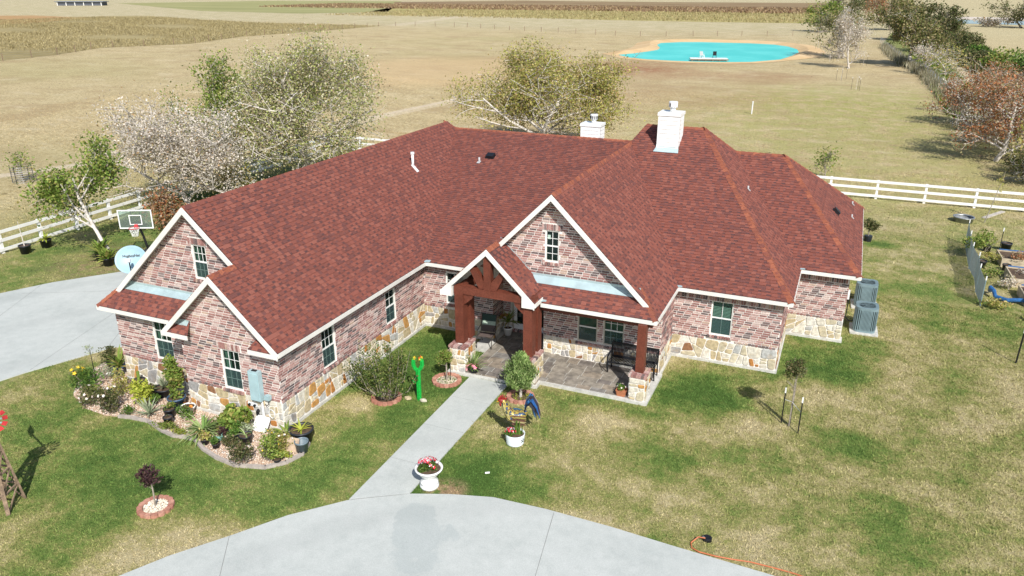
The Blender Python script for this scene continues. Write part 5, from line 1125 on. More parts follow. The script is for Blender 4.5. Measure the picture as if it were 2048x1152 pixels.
potted('black pot with a thin drooping seedling in the middle of the gravel', (-14.42, 14.52), .19, .28, 'plastic', ('rosette', 7, .32, .03, 'strap', 1.0, .7), 11)
potted('black pot with round dark bush left of the drooping seedling', (-14.82, 14.55), .13, .2, 'plastic', ('leafy', (.26, .24, .2), 380, .06, 'shrub'), 12)
potted('big black pot with sparse pale sprigs at the house corner', (-13.02, 15.22), .34, .42, 'plastic', ('rosette', 12, .38, .05, 'lime', .6, .7), 13)
potted('small dark pot with low greenery between curb and bright shrub', (-12.95, 14.05), .10, .14, 'plastic', ('leafy', (.2, .18, .12), 170, .06, 'green'), 14)
t = thing('bucket', 'blue-grey bucket standing in front of the big black pot', 'bucket', (-12.70, 14.80, .02)); pot_parts(t, .19, .34, mat('grey_bucket', (.16, .21, .24), .4, 4, .1), .82, soil=False)
t = thing('flat_stone', 'tan upright slab stone leaning by the grey bucket', 'stone', (-12.98, 14.62, .0)); m = MB(); m.obox((-.15, 0, 0), (.30, .03, 0), (.03, .09, .02), (.02, .10, .36)); m.build('slab', mat('tan_slab', (.50, .38, .27), .9, 7, .15, bump=.3), t)
t = thing('planter_bowl', 'white round bowl of pebbles by the wall corner', 'bowl', (-17.20, 15.18, .02), group='pots in the flower bed'); pot_parts(t, .22, .22, 'white', .6)
def bedplant(label, loc, r, n, leaf, lm, seed, fl=None, **kw):
    t = thing('bed_plant', label, 'plant', (*loc, .02), 0, 'plants in the flower bed'); leafy(t, (0, 0, r[2]*.95), r, n, leaf, lm, seed, **kw); m = MB(); rr = random.Random(seed)
    for i in range(6): a = rr.uniform(0, 6.28); m.tube([(0, 0, -.03), (r[0]*.7*math.cos(a), r[1]*.7*math.sin(a), r[2]*1.2)], [.012, .004], 4, False)
    m.build('stem', M_['bark'], t)
    if fl: flowers(t, (0, 0, r[2]*.95), (r[0]*.95, r[1]*.95, r[2]), *fl, seed)
    return t
YF, WF, RF, PF = [(0, (.70, .46, .02)), (.6, (.78, .56, .06))], [(0, (.75, .72, .66)), (.6, (.7, .55, .5))], [(0, (.55, .02, .04)), (.5, (.65, .06, .10)), (.75, (.75, .40, .45))], [(0, (.75, .2, .3)), (.5, (.8, .35, .4))]
bedplant('yellow-flowering plant at the far left tip of the flower bed', (-22.15, 15.35), (.30, .3, .24), 330, .07, 'green', 101, (9, .07, YF))
bedplant('glossy mid-green bush next to the yellow flowers', (-21.35, 15.15), (.55, .42, .34), 900, .085, 'shrub', 102, lobes=9)
bedplant('low bright green ground plant at the left curb', (-20.75, 14.80), (.38, .3, .17), 620, .06, 'green', 103)
bedplant('silvery spiky shrub behind the glossy bush', (-21.35, 15.85), (.34, .3, .26), 300, .11, 'grey', 104, narrow=.2)
bedplant('brownish rose bush in the left part of the gravel', (-20.05, 15.15), (.42, .40, .46), 700, .07, 'olive', 105, (5, .05, WF), lobes=9)
bedplant('dark rose bush leaning over the grass edge', (-20.35, 14.35), (.42, .36, .34), 620, .075, 'dark', 106, (5, .05, WF), lobes=8)
bedplant('tall dark-green rose bush with pale blooms at the curb start', (-19.40, 14.35), (.52, .42, .46), 1050, .075, 'dark', 107, (8, .055, WF), lobes=10)
bedplant('yellow-green upright croton-like shrub in the gravel', (-18.85, 15.00), (.34, .30, .46), 620, .10, 'lime', 108, lobes=9)
bedplant('small yellow-green shrub close to the stone wall', (-19.75, 15.45), (.22, .2, .2), 200, .08, 'lime', 109)
bedplant('sprawling dark plant between the climber pot and croton shrub', (-18.95, 15.55), (.42, .26, .2), 480, .08, 'dark', 110)
bedplant('low dark green mound at the curb below the striped yucca', (-18.75, 14.42), (.34, .22, .13), 460, .05, 'shrub', 111)
bedplant('long low strip of bright groundcover inside the curb', (-17.15, 14.20), (.52, .2, .12), 700, .05, 'green', 112, lobes=10)
bedplant('yellowish rosette groundcover beside the curb bend', (-16.55, 14.08), (.3, .16, .1), 330, .05, 'lime', 113)
bedplant('small plant with orange blooms left of the spider plant', (-16.95, 14.90), (.27, .25, .26), 380, .07, 'shrub', 114, (3, .07, [(0, (.65, .2, .03)), (.5, (.7, .28, .05))]))
bedplant('large broad-leaved green bush at the foot of the panel wall', (-15.15, 15.0), (.55, .42, .40), 1150, .12, 'green', 115, lobes=10, narrow=.85)
bedplant('grey-green fine shrub touching the broad-leaved bush', (-14.75, 14.92), (.28, .24, .24), 480, .05, 'grey', 116)
bedplant('narrow line of dark green plants angled toward the curb', (-14.60, 14.12), (.45, .22, .2), 620, .06, 'dark', 117, lobes=9)
bedplant('yellow-dotted lime shrub at the curb, the tallest on the right', (-13.25, 14.05), (.40, .38, .48), 1150, .06, 'green', 118, (14, .03, YF), lobes=10)
bedplant('dark bush spilling over the curb below the lime shrub', (-13.72, 13.62), (.42, .34, .36), 820, .065, 'dark', 119, lobes=9)
bedplant('red-tinged bush with pale flowers near the tan slab', (-13.30, 14.72), (.40, .32, .26), 720, .06, 'olive', 120, (7, .04, WF), lobes=9)
bedplant('fresh yellow-green tuft at the right end inside the curb', (-12.98, 14.30), (.3, .24, .15), 380, .06, 'lime', 121)
bedplant('small olive weed patch near the middle of the gravel', (-15.55, 14.75), (.3, .22, .15), 330, .06, 'olive', 122)
bedplant('straggling purple-green plant right of the cabbage rosettes', (-15.10, 14.50), (.25, .2, .18), 260, .06, 'purple', 123)
def roset(label, loc, n, L, w, lm, seed, **kw): t = thing('rosette_plant', label, 'plant', (*loc, .02), 0, 'strap-leaved plants in the flower bed'); ros(t, (0, 0, .03), n, L, w, lm, seed, **kw); m = MB(); m.lathe([(.05, -.02), (.04, .06)], 8); m.build('crown', M_['bark'], t); return t
roset('wide arching spider plant with striped leaves against the curb', (-15.85, 14.38), 110, .82, .045, 'strap', 131, droop=1.1, up=.8)
roset('spiky striped yucca below the yellow-green croton', (-18.20, 14.62), 40, .55, .05, 'grey', 132, droop=.15, up=.95)
roset('dark green lily clump with long leaves by the house corner', (-13.55, 15.18), 70, .62, .05, 'green', 133, droop=.9, up=.75)
roset('upper blue-green cabbage-like rosette beside the spider plant', (-15.25, 14.72), 22, .17, .09, mat('blue_succulent', (.16, .34, .27), .6, 9, .15), 134, droop=.2, up=.6)
roset('lower blue-green cabbage-like rosette near the curb', (-15.18, 14.30), 22, .2, .1, mat('blue_succulent_pale', (.18, .36, .30), .6, 9, .15), 135, droop=.2, up=.6)
t = thing('sapling', 'thin bare sapling rising from the left end of the flower bed', 'sapling', (-21.5, 15.55, 0)); m = MB(); m.tube([(0, 0, 0), (-.03, 0, .6), (-.05, .02, 1.15)], [.018, .014, .008], 5); m.build('trunk', M_['black'], t); leafy(t, (-.05, 0, 1.1), (.3, .25, .2), 90, .06, 'grey', 140, name='crown')

# block rings with their plants
def ring(label, x, y, r, fill, pm=None):
    t = thing('edging_ring', label, 'edging', (x, y, 0), 0, 'block edging rings on the lawn'); n = max(14, int(2*math.pi*r/.165)); r0, r1 = r-.115, r; prof = []
    m = MB(); a0, a1 = -math.pi/n*.94, math.pi/n*.94; K = 4
    for k in range(K+1):
        a = a0+(a1-a0)*k/K; bulge = .022*math.cos((k/K-.5)*math.pi); prof.append(((r0*math.cos(a), r0*math.sin(a)), ((r1+bulge)*math.cos(a), (r1+bulge)*math.sin(a))))
    m.prism([q[1] for q in prof]+[q[0] for q in prof[::-1]], -.02, .085); me = m.mesh('edging_block', M_['ringbrick'])
    for k in range(n): o = bpy.data.objects.new('edging_block', me); COL.objects.link(o); o.parent = t; o.rotation_euler = (0, 0, 2*math.pi*k/n)
    m = MB(); m.lathe([(r0-.004, .03), (0, .05)], 20, cap0=False, cap1=False); m.build('fill', M_[fill], t); return t
M_['palegravel'] = mat('pale_gravel', (.60, .51, .40), .95, 12, .35, bump=.8, fine=.3)
ring('block ring filled with pale stones, alone on the lower left lawn', *RINGS[0], 'palegravel'); ring('widest block ring, under the many-stemmed shrub by the house', *RINGS[1], 'soil'); ring('block ring left of the walkway around the little topiary', *RINGS[2], 'palegravel'); ring('block ring right of the walkway, under the feathery cypress', *RINGS[3], 'soil')
rs = np.random.RandomState(3); a = rs.rand(260)*6.283; q = .29*rs.rand(260)**.5; P = np.stack([RINGS[0][0]+q*np.cos(a), RINGS[0][1]+q*np.sin(a), 0*a], 1); pebbles('ring_stones', 'cream stones inside the lower left block ring', P, .025, .045, rs, .06, rmat('cream_pebble', [(0, (.66, .58, .46)), (.5, (.74, .68, .58)), (.8, (.55, .45, .34))], .85, 20, .1))
for x, y, r, lm in ((RINGS[2][0], RINGS[2][1], .30, 'shrub'), (RINGS[3][0], RINGS[3][1], .3, 'lime')):
    a = rs.rand(200)*6.283; q = r*rs.rand(200)**.5; P = np.stack([x+q*np.cos(a), y+q*np.sin(a), .04+0*a], 1); V, F = leaves_np(P, .05, rs, .6); tag(np_obj('ring_groundcover', V, F, LM[lm]), 'small green groundcover inside the block rings', 'ground cover', kind='stuff')
def stemtree(name, label, cat, loc, h, crown, n, leaf, lm, seed, trunk=.025, stems=((0, 0),), stake=False, narrow=.5, lobes=8, group=None, up=.3, bark='bark'):
    t = thing(name, label, cat, loc, 0, group); m = MB(); rr = random.Random(seed)
    for dx, dy in stems:
        zt = h-crown[2]*.6; m.tube([(dx*.15, dy*.15, 0), (dx*.5+rr.gauss(0, .02), dy*.5, zt*.5), (dx, dy, zt)], [trunk*1.2, trunk, trunk*.5], 6)
        for i in range(9):
            a = rr.uniform(0, 6.28); z0 = zt*rr.uniform(.55, .95); m.tube([(dx*z0/zt, dy*z0/zt, z0), (dx+crown[0]*.75*math.cos(a), dy+crown[1]*.75*math.sin(a), z0+crown[2]*rr.uniform(.3, .9))], [trunk*.4, .004], 4, False)
    m.build('trunk', M_[bark], t); leafy(t, (0, 0, h-crown[2]), crown, n, leaf, lm, seed, lobes=lobes, narrow=narrow, up=up, name='crown')
    if stake: m = MB(); m.tube([(.12, .05, 0), (.12, .05, h*.75)], .012, 5); m.build('stake', M_['black'], t)
    return t
stemtree('ornamental_tree', 'small purple-leaved tree in the pale-stone ring', 'tree', (-14.48, 11.30, 0), 1.25, (.33, .30, .36), 800, .075, 'purple', 201, .02, lobes=6)
stemtree('topiary_tree', 'little round-headed green tree left of the walkway', 'tree', (-10.93, 20.08, 0), 1.2, (.33, .33, .28), 1600, .06, 'green', 202, .025, stake=True)
t = thing('cypress_tree', 'feathery light-green cypress in the ring right of the walkway', 'tree', (-8.28, 20.02, 0)); m = MB(); m.tube([(0, 0, 0), (.02, 0, .5), (.0, .02, 1.2)], [.05, .04, .012], 7); m.build('trunk', M_['palebark'], t)
rs = np.random.RandomState(203); n = 7000; hz = .38+1.12*rs.rand(n)**1.1; rad = .44*np.sin(np.clip((hz-.30)/1.22, 0, 1)**.75*math.pi)**.8*.9+.03; a = rs.rand(n)*6.283; q = (.5+.55*rs.rand(n))*rad*(1+.3*np.sin(a*4+hz*7)); P = np.stack([q*np.cos(a), q*np.sin(a), hz], 1)
LM['cypress'] = leafmat('cypress_spray', [(0, (.13, .24, .06)), (.5, (.26, .38, .11)), (1, (.40, .48, .2))]); V, F = leaves_np(P, .12, rs, 1.8, .2); np_obj('crown', V, F, LM['cypress'], t)
m = MB(); m.tube([(.14, .05, 0), (.14, .05, 1.1)], .012, 5); m.build('stake', M_['black'], t)
t = thing('crape_shrub', 'wide many-stemmed shrub with upright leafy sprays by the left wing', 'shrub', (-12.14, 18.30, 0)); m = MB(); rr = random.Random(9); P = []
for i in range(34):
    a = rr.uniform(0, 6.283); s = rr.uniform(.25, 1.15); h = rr.uniform(1.0, 1.95)*(1.1-.3*s); b = Vector((.12*math.cos(a), .12*math.sin(a), 0)); e = Vector((s*math.cos(a)*1.08-.12, s*math.sin(a)*.9, h)); c = b.lerp(e, .45)+Vector((s*.18*math.cos(a), s*.18*math.sin(a), -.08)); m.tube([b, c, e], [.014, .010, .004], 5, False)
    for k in range(150):
        q = rr.random()**.8; p = b.lerp(c, .55).lerp(e, q); g = .04+.08*(1-q)
        if rr.random() < .9: P.append((p.x+rr.gauss(0, g), p.y+rr.gauss(0, g), max(.12, p.z+rr.gauss(0, .08))))
LM['crape'] = leafmat('crape_leaf', [(0, (.05, .085, .018)), (.45, (.10, .15, .03)), (.8, (.17, .21, .05)), (1, (.27, .24, .08))])
m.build('stem', M_['bark'], t); V, F = leaves_np(np.array(P), .075, np.random.RandomState(4), .5, .5); np_obj('foliage', V, F, LM['crape'], t)
# cactus statue
t = thing('cactus_statue', 'bright green painted metal cactus with raised arms on the lawn', 'statue', (-11.15, 18.65, 0), R_(25)); cg = LM['brightcactus']
def ribbed(pts, r, n=16):
    m = MB(); pts = [Vector(p) for p in pts]; m.tube(pts, r, n); i = 0
    for j in range(len(pts)):
        for k in range(n):
            if k % 2: v = Vector(m.v[j*n+k]); m.v[j*n+k] = tuple(pts[j]+(v-pts[j])*.8)
    return m
ribbed([(0, 0, 0), (0, 0, .5), (0, 0, 1.08)], [.072, .074, .078]).build('column', cg, t)
for s, name in ((-1, 'arm'), (1, 'arm')): ribbed([(s*.01, 0, 1.02), (s*.085, 0, 1.10), (s*.135, 0, 1.22), (s*.13, 0, 1.36), (s*.085, 0, 1.45), (s*.045, 0, 1.43)], [.055, .062, .064, .062, .054, .025]).build(name, cg, t)
ribbed([(-.04, 0, .62), (-.13, 0, .62), (-.17, 0, .69), (-.17, 0, .80)], [.04, .045, .045, .03]).build('arm', cg, t)
flowers(t, (0, 0, 1.44), (.16, .04, .05), 4, .07, [(0, (.75, .5, .03)), (.5, (.7, .12, .03))], 301)
t = thing('white_stone', 'white stone at the foot of the green cactus', 'stone', (-10.98, 18.60, 0))
def rock(s, seed):
    m = MB(); m.lathe([(.7, 0), (1, .3), (.85, .7), (.35, .95), (.05, 1)], 9); rr = random.Random(seed); m.v = [(x*s[0]*rr.uniform(.85, 1.15), y*s[1]*rr.uniform(.85, 1.15), z*s[2]) for x, y, z in m.v]; return m
rock((.12, .09, .1), 1).build('rock', M_['pale_stone'], t); t = thing('tan_stone', 'pair-sized tan stone lying left of the cactus foot', 'stone', (-11.50, 18.55, 0)); rock((.13, .1, .09), 2).build('rock', M_['stone'], t)
t = thing('flat_rock', 'flat brownish rock in the grass behind the topiary', 'rock', (-11.75, 22.05, 0)); rock((.24, .18, .12), 3).build('rock', mat('brown_rock', (.36, .29, .2), .9, 8, .2, bump=.4), t)
# rooster in its tub
t = thing('tub_planter', 'white corrugated tub planter with dark emblem, geraniums and snake plant', 'planter', (-7.42, 17.55, 0), yaw); m = MB(); tubm = mat('white_tin', (.72, .78, .80), .35, 4, .06)
m.lathe([(.24, 0), (.255, .05), (.245, .07), (.262, .12), (.252, .14), (.27, .19), (.26, .21), (.277, .26), (.267, .28), (.285, .34), (.27, .345), (.25, .28)], 28, cap1=False); m.build('tub', tubm, t, True)
m = MB(); m.lathe([(.26, .29), (0, .3)], 16, cap0=False, cap1=False); m.build('soil', M_['soil'], t)
m = MB()
for dx, dz, s in ((0, 0, .035), (.05, .03, .025), (-.04, .05, .025), (.02, .075, .022), (.06, -.03, .02), (-.05, -.02, .02)):
    a = R_(-42)+dx*3.6; c = Vector((.282*math.cos(a), .282*math.sin(a), .17+dz)); u = Vector((-math.sin(a), math.cos(a), 0)); n = Vector((math.cos(a), math.sin(a), 0)); m.face([c-u*s, c-Z*s*.5, c+u*s, c+Z*s]); 
m.build('emblem', M_['black'], t, kind='stuff')
leafy(t, (-.13, -.02, .38), (.17, .15, .11), 330, .06, 'shrub', 311); flowers(t, (-.13, -.03, .40), (.15, .14, .1), 12, .045, RF+[(.9, (.8, .7, .68))], 312)
m = MB(); rr = random.Random(6)
for k in range(9): x, y = rr.uniform(-.02, .2), rr.uniform(-.15, .1); m.tube([(x, y, .28), (x+rr.gauss(0, .03), y, .28+rr.uniform(.2, .52))], [.026, .012], 5)
m.build('snake_plant', LM['shrub'], t)
t = thing('rooster_statue', 'colourful painted metal rooster standing behind the white tub', 'statue', (-7.50, 17.86, 0), yaw); t.scale = (.9, .9, .92)
rm_, nt, b = new_mat('rooster_paint'); setbsdf(nt, b, ramp(nt, noise(nt, 9, 2, .5), [(0, (.02, .05, .10)), (.40, (.30, .22, .05)), (.48, (.45, .36, .08)), (.56, (.13, .06, .035)), (.64, (.03, .11, .26)), (.72, (.35, .28, .24))], True), .4, .2, .5)
def featherm(n, *c): return rmat(n, [(i/len(c), x) for i, x in enumerate(c)], .4, 30, .2)
m = MB(); m.tube([(.32, 0, .92), (.2, 0, .82), (.05, 0, .74), (-.1, 0, .74), (-.22, 0, .84), (-.3, 0, 1.0), (-.37, 0, 1.16), (-.43, 0, 1.28), (-.5, 0, 1.31), (-.55, 0, 1.29)], [.05, .14, .21, .22, .18, .13, .10, .09, .06, .02], 14); body = m.build('body', rm_, t, True)
m = MB()
for s in (-1, 1): m.tube([(-.02, s*.09, .6), (-.02, s*.09, .3), (-.03, s*.09, .02)], [.05, .025, .02], 7); m.tube([(-.03, s*.09, .02), (-.16, s*.09, .01)], [.015, .006], 5)
m.build('leg', mat('yellow_leg', (.45, .33, .05), .5), t)
m = MB(); m.tube([(-.40, 0, 1.22), (-.47, 0, 1.30), (-.53, 0, 1.30), (-.57, 0, 1.28)], [.06, .092, .065, .03], 10); m.build('head', mat('rooster_red', (.24, .025, .018), .45, 8, .2), t, True)
m = MB(); m.tube([(-.55, 0, 1.29), (-.64, 0, 1.25)], [.035, .004], 6); m.build('beak', mat('rooster_beak', (.7, .36, .03), .4), t)
m = MB()
for k, (x, z, h) in enumerate(((-.57, 1.33, .09), (-.52, 1.37, .12), (-.46, 1.38, .14), (-.40, 1.36, .13), (-.35, 1.31, .11))): m.tube([(x, 0, z-.04), (x+.0, 0, z+h*.5), (x+.035, 0, z+h)], [.028, .026, .008], 6)
for y in (-.03, .03): m.tube([(-.52, y, 1.26), (-.52, y, 1.17), (-.50, y, 1.10)], [.02, .035, .012], 6)
m.build('comb', mat('rooster_comb', (.30, .015, .02), .4, 8, .2), t, True)
def fstrip(m, pts, w, side):
    pts = [Vector(p) for p in pts]; i0 = len(m.v)
    for k, p in enumerate(pts): ww = w*(.5, 1, 1, .7, .15)[k]/2; d = Vector((side.x, side.y, side.z))*ww; m.v += [tuple(p-d), tuple(p+d)]
    for k in range(len(pts)-1): m.f.append([i0+2*k, i0+2*k+1, i0+2*k+3, i0+2*k+2])
rr = random.Random(2); hm = featherm('hackle_feather', (.36, .30, .09), (.30, .26, .10), (.03, .04, .03), (.42, .38, .18), (.05, .06, .05)); m = MB()
for k in range(34):
    a = k*.62; y0 = math.cos(a); zf = k/34; c = Vector((-.40+.22*zf, 0, 1.20-.34*zf)); d = Vector((-.35+.0*a, y0*.8, math.sin(a)*.5)).normalized(); r = .10+.10*zf; p = c+d*r; e = p+Vector((.10, y0*.06, -.17)); fstrip(m, [p, p.lerp(e, .3)+d*.02, p.lerp(e, .6)+d*.02, p.lerp(e, .85), e], .055, Vector((.6, .3, .5)).normalized())
m.build('hackle', hm, t, kind='stuff')
tm_ = featherm('tail_feather', (.02, .08, .24), (.04, .16, .34), (.02, .02, .025), (.13, .05, .035), (.26, .19, .18), (.03, .03, .04)); 
for k in range(20):
    y = rr.uniform(-.14, .14); s = rr.uniform(.75, 1.1); lift = rr.uniform(.25, .75); m = MB()
    fstrip(m, [(.25, y*.5, .88), (.33*s, y, 1.02+lift*.4), (.45*s, y*1.4, 1.06+lift*.55), (.60*s, y*1.7, .95+lift*.32), (.70*s, y*2, .66+lift*.2)], .12, Vector((.4, .75, .5)).normalized()); m.build('tail_feather', tm_, t)
wm2 = featherm('wing_feather', (.30, .25, .07), (.14, .075, .05), (.04, .12, .22), (.36, .31, .15), (.09, .045, .035))
for s in (-1, 1):
    for k in range(7):
        m = MB(); z = .88-.05*k; fstrip(m, [(-.16, s*.20, z), (-.05, s*.235, z-.01), (.08, s*.23, z-.03), (.20, s*.19, z-.06), (.30, s*.14, z-.08)], .075, Vector((.1, 0, 1))); m.build('wing_feather', wm2, t)
# urn
t = thing('garden_urn', 'white pedestal urn of red and white flowers at the walkway mouth', 'urn', (-8.67, 14.80, 0)); m = MB()
m.lathe([(.25, 0), (.25, .07), (.21, .10), (.235, .13), (.23, .17), (.16, .22), (.15, .28), (.21, .34), (.27, .42), (.30, .50), (.36, .53), (.37, .57), (.33, .575), (.30, .52)], 30, cap1=False); m.build('urn_body', M_['white'], t, True)
m = MB(); m.lathe([(.31, .53), (0, .55)], 16, cap0=False, cap1=False); m.build('soil', M_['soil'], t); leafy(t, (0, 0, .62), (.30, .30, .14), 620, .055, 'shrub', 321); flowers(t, (-.02, 0, .62), (.28, .28, .18), 34, .055, RF+[(.86, (.8, .76, .74))], 322)
# pots on and by the porch
t = thing('terracotta_planter', 'square terracotta planter with small white flowers on the patio edge', 'planter', (-5.36, 21.28, .112)); m = MB()
q0, q1 = rrect(.26, .26, .03, 2), rrect(.34, .34, .04, 2); n = len(q0); m.v = [(x, y, 0) for x, y in q0]+[(x, y, .19) for x, y in q1]+[(x*.86, y*.86, .19) for x, y in q1]+[(x*.8, y*.8, .15) for x, y in q1]
for r in range(3):
    for k in range(n): k2 = (k+1) % n; m.f.append([r*n+k, r*n+k2, (r+1)*n+k2, (r+1)*n+k])
m.f.append(list(range(n))[::-1]); m.f.append([3*n+k for k in range(n)]); m.build('pot', M_['terra'], t); leafy(t, (0, 0, .24), (.17, .17, .10), 260, .05, 'shrub', 331); flowers(t, (0, 0, .26), (.15, .15, .1), 10, .035, WF, 332)
t = thing('palm_planter', 'white round pot with a leafy palm in the door recess', 'potted plant', (-10.45, 24.02, .113)); pot_parts(t, .17, .30, 'white', .7); m = MB(); m.tube([(0, 0, .25), (.02, 0, .62)], [.03, .02], 6); m.build('stem', M_['bark'], t); ros(t, (0, 0, .5), 34, .6, .06, 'green', 341, droop=.7, up=.95)
t = thing('yucca_planter', 'spiky yucca with pink flowers at the foot of the left pillar', 'potted plant', (-10.32, 20.86, .10)); pot_parts(t, .17, .2, 'plastic', .85); ros(t, (0, 0, .18), 60, .62, .035, 'strap', 351, droop=.3, up=.95); leafy(t, (0, -.05, .2), (.24, .2, .1), 200, .06, 'shrub', 352); flowers(t, (0, -.08, .15), (.25, .22, .14), 13, .075, PF, 353)
# patio chair
t = thing('patio_chair', 'brown sling patio chair with dark green headrest near the door', 'chair', (-10.80, 22.90, .113), R_(8)); fr = mat('bronze_frame', (.05, .04, .035), .4, 6, .15)
m = MB(); m.face([(-.25, -.26, .43), (.25, -.26, .43), (.25, .22, .40), (-.25, .22, .40)]); m.face([(-.25, -.26, .42), (-.25, .22, .39), (.25, .22, .39), (.25, -.26, .42)]); m.build('seat', mat('brown_sling', (.12, .09, .08), .8, 20, .15), t)
for z0, z1, nm, c in ((.42, .66, 'backrest', (.11, .085, .075)), (.66, .80, 'towel', (.36, .45, .36)), (.80, 1.04, 'headrest', (.03, .06, .05))):
    yy = lambda z: .22+(z-.4)*.25; m = MB(); m.obox((-.25, yy(z0), z0), (.5, 0, 0), (0, .018, 0), (0, yy(z1)-yy(z0), z1-z0)); m.build(nm, mat(nm+'_fabric', c, .8, 20, .12), t)
for s in (-1, 1):
    m = MB(); m.tube([(s*.27, -.32, 0), (s*.27, -.26, .43), (s*.27, .22, .40), (s*.27, .40, 1.06)], .016, 6); m.build('side_frame', fr, t); m = MB(); m.tube([(s*.27, .36, 0), (s*.27, .16, .41), (s*.28, -.24, .62), (s*.28, .28, .66)], .015, 6); m.build('armrest', fr, t)
# porch bench
t = thing('porch_bench', 'long black slatted metal bench against the porch wall', 'bench', (-5.42, 22.80, .113)); L = 1.56
m = MB(); m.box((0, .25, .90), (L, .03, .06)); m.box((0, .17, .47), (L, .03, .04)); m.build('back_rail', M_['black'], t)
bs = MB(); bs.obox((-.013, .175, .48), (.026, 0, 0), (0, .008, 0), (0, .075, .40)); bme = bs.mesh('back_slat', M_['black'])
ss = MB(); ss.obox((-.013, -.28, .415), (.026, 0, 0), (0, .44, .02), (0, 0, .008)); sme = ss.mesh('seat_slat', M_['black'])
for k in range(33):
    for me in (bme, sme): o = bpy.data.objects.new(me.name.split('.')[0], me); COL.objects.link(o); o.parent = t; o.location = (-L/2+.025+k*(L-.05)/32, 0, 0)
m = MB(); m.box((0, -.28, .41), (L, .035, .035)); m.box((0, .16, .43), (L, .03, .03)); m.build('seat_rail', M_['black'], t)
for s in (-1, 1):
    m = MB(); x = s*L/2; m.tube([(x, -.22, 0), (x, -.30, .38), (x, -.33, .62), (x, -.1, .66), (x, .24, .64)], .024, 6); m.tube([(x, .20, 0), (x, .18, .45), (x, .26, .93)], .024, 6); m.tube([(x, -.33, .62), (x, -.42, .3), (x, -.22, 0)], .018, 6); m.build('arm_frame', M_['black'], t)
# satellite dish
c_ = Vector((-20.72, 17.05, 3.86)); nrm = Vector((.50, -.68, .50)).normalized(); q = nrm.to_track_quat('Z', 'Y'); roofz = ze+.933*(-20.45-xL)
t = thing('satellite_dish', 'pale blue satellite dish mounted at the left roof edge', 'satellite dish', c_); t.rotation_euler = q.to_euler(); inv = q.to_matrix().inverted(); W2L = lambda p: inv @ (Vector(p)-c_)
m = MB(); R0 = .47; m.lathe([(R0*k/8, .10*(k/8)**2-.10) for k in range(9)]+[(R0+.008, .0), (R0, -.016)]+[(R0*k/8, .10*(k/8)**2-.118) for k in range(8, 0, -1)], 40, cap0=False, cap1=False); m.v = [(x*1.02, y*.98, z) for x, y, z in m.v]; m.build('reflector', mat('dish_blue', (.30, .46, .54), .45, 3, .05), t, True)
cu = bpy.data.curves.new('lettering', 'FONT'); cu.body = 'HughesNet'; cu.size = .115; cu.align_x = 'CENTER'; cu.extrude = .002; cu.offset = .0015; to = bpy.data.objects.new('lettering_source', cu); COL.objects.link(to)
lme = bpy.data.meshes.new_from_object(to.evaluated_get(bpy.context.evaluated_depsgraph_get())); bpy.data.objects.remove(to); lme.materials.clear(); lme.materials.append(M_['black'])
to = bpy.data.objects.new('lettering', lme); COL.objects.link(to); to.parent = t; to.location = (0, .10, -.048); to.rotation_euler = (R_(5), 0, 0); to['kind'] = 'stuff'
m = MB(); m.tube([(0, -.45, -.02), (.02, -.30, .20), (.03, -.12, .36)], .02, 6); m.build('feed_arm', M_['black'], t); m = MB(); m.tube([(.03, -.10, .36), (.02, -.04, .30)], [.05, .035], 10); m.box((.03, -.13, .39), (.10, .10, .08)); m.build('feed_horn', M_['pvc'], t)
m = MB(); m.tube([W2L((-20.45, 17.25, roofz-.02)), W2L((-20.50, 17.20, 3.5)), W2L(c_-nrm*.13)], .03, 8); m.build('mast', M_['black'], t); m = MB(); m.tube([W2L((-20.55, 16.95, 3.35)), W2L((-20.9, 16.85, 3.2)), W2L((-20.95, 16.9, 2.95)), W2L((-20.7, 16.95, 2.98))], .006, 4); m.build('cable', M_['black'], t)
# basketball hoop
t = thing('basketball_hoop', 'portable basketball hoop with clear backboard by the driveway edge', 'basketball hoop', (-30.12, 25.44, 0), R_(26)); bz = 1.90
m = MB(); m.tube([(.25, .35, 0), (.12, .25, 1.0), (.0, .10, 1.75)], .055, 8); m.build('pole', M_['black'], t); m = MB(); m.prism(rrect(.7, 1.0, .1), 0, .16); m.v = [(x+.2, y+.5, z) for x, y, z in m.v]; m.build('base', M_['black'], t)
m = MB(); m.obox((-.74, -.012, bz-.40), (1.48, 0, 0), (0, .012, 0), (0, 0, .80)); m.build('backboard', M_['board_glass'], t)
m = MB()
for x0, x1, z0, z1 in ((-.78, .78, .40, .45), (-.78, .78, -.45, -.40), (-.78, -.735, -.40, .40), (.735, .78, -.40, .40)): m.obox((x0, -.03, bz+z0), (x1-x0, 0, 0), (0, .05, 0), (0, 0, z1-z0))
m.build('backboard_frame', M_['white'], t); m = MB()
for x0, x1, z0, z1 in ((-.29, .29, .17, .21), (-.29, .29, -.27, -.23), (-.29, -.25, -.23, .17), (.25, .29, -.23, .17)): m.obox((x0, -.016, bz+z0), (x1-x0, 0, 0), (0, .003, 0), (0, 0, z1-z0))
m.build('shooting_square', M_['white'], t); m = MB(); m.tube([(-.2, .06, bz+.4), (-.2, .06, bz-.4)], .02, 5); m.tube([(.2, .06, bz+.4), (.2, .06, bz-.4)], .02, 5); m.tube([(-.2, .06, bz-.2), (.2, .06, bz-.2)], .02, 5); m.build('bracket', M_['black'], t)
redm = mat('hoop_red', (.6, .05, .06), .4); m = MB(); hc = (0, -.32, bz-.34); m.tube([(hc[0]+.225*math.cos(R_(a)), hc[1]+.225*math.sin(R_(a)), hc[2]) for a in range(0, 361, 18)], .014, 6, False); m.box((0, -.05, bz-.32), (.14, .08, .16)); m.build('rim', redm, t)
m = MB()
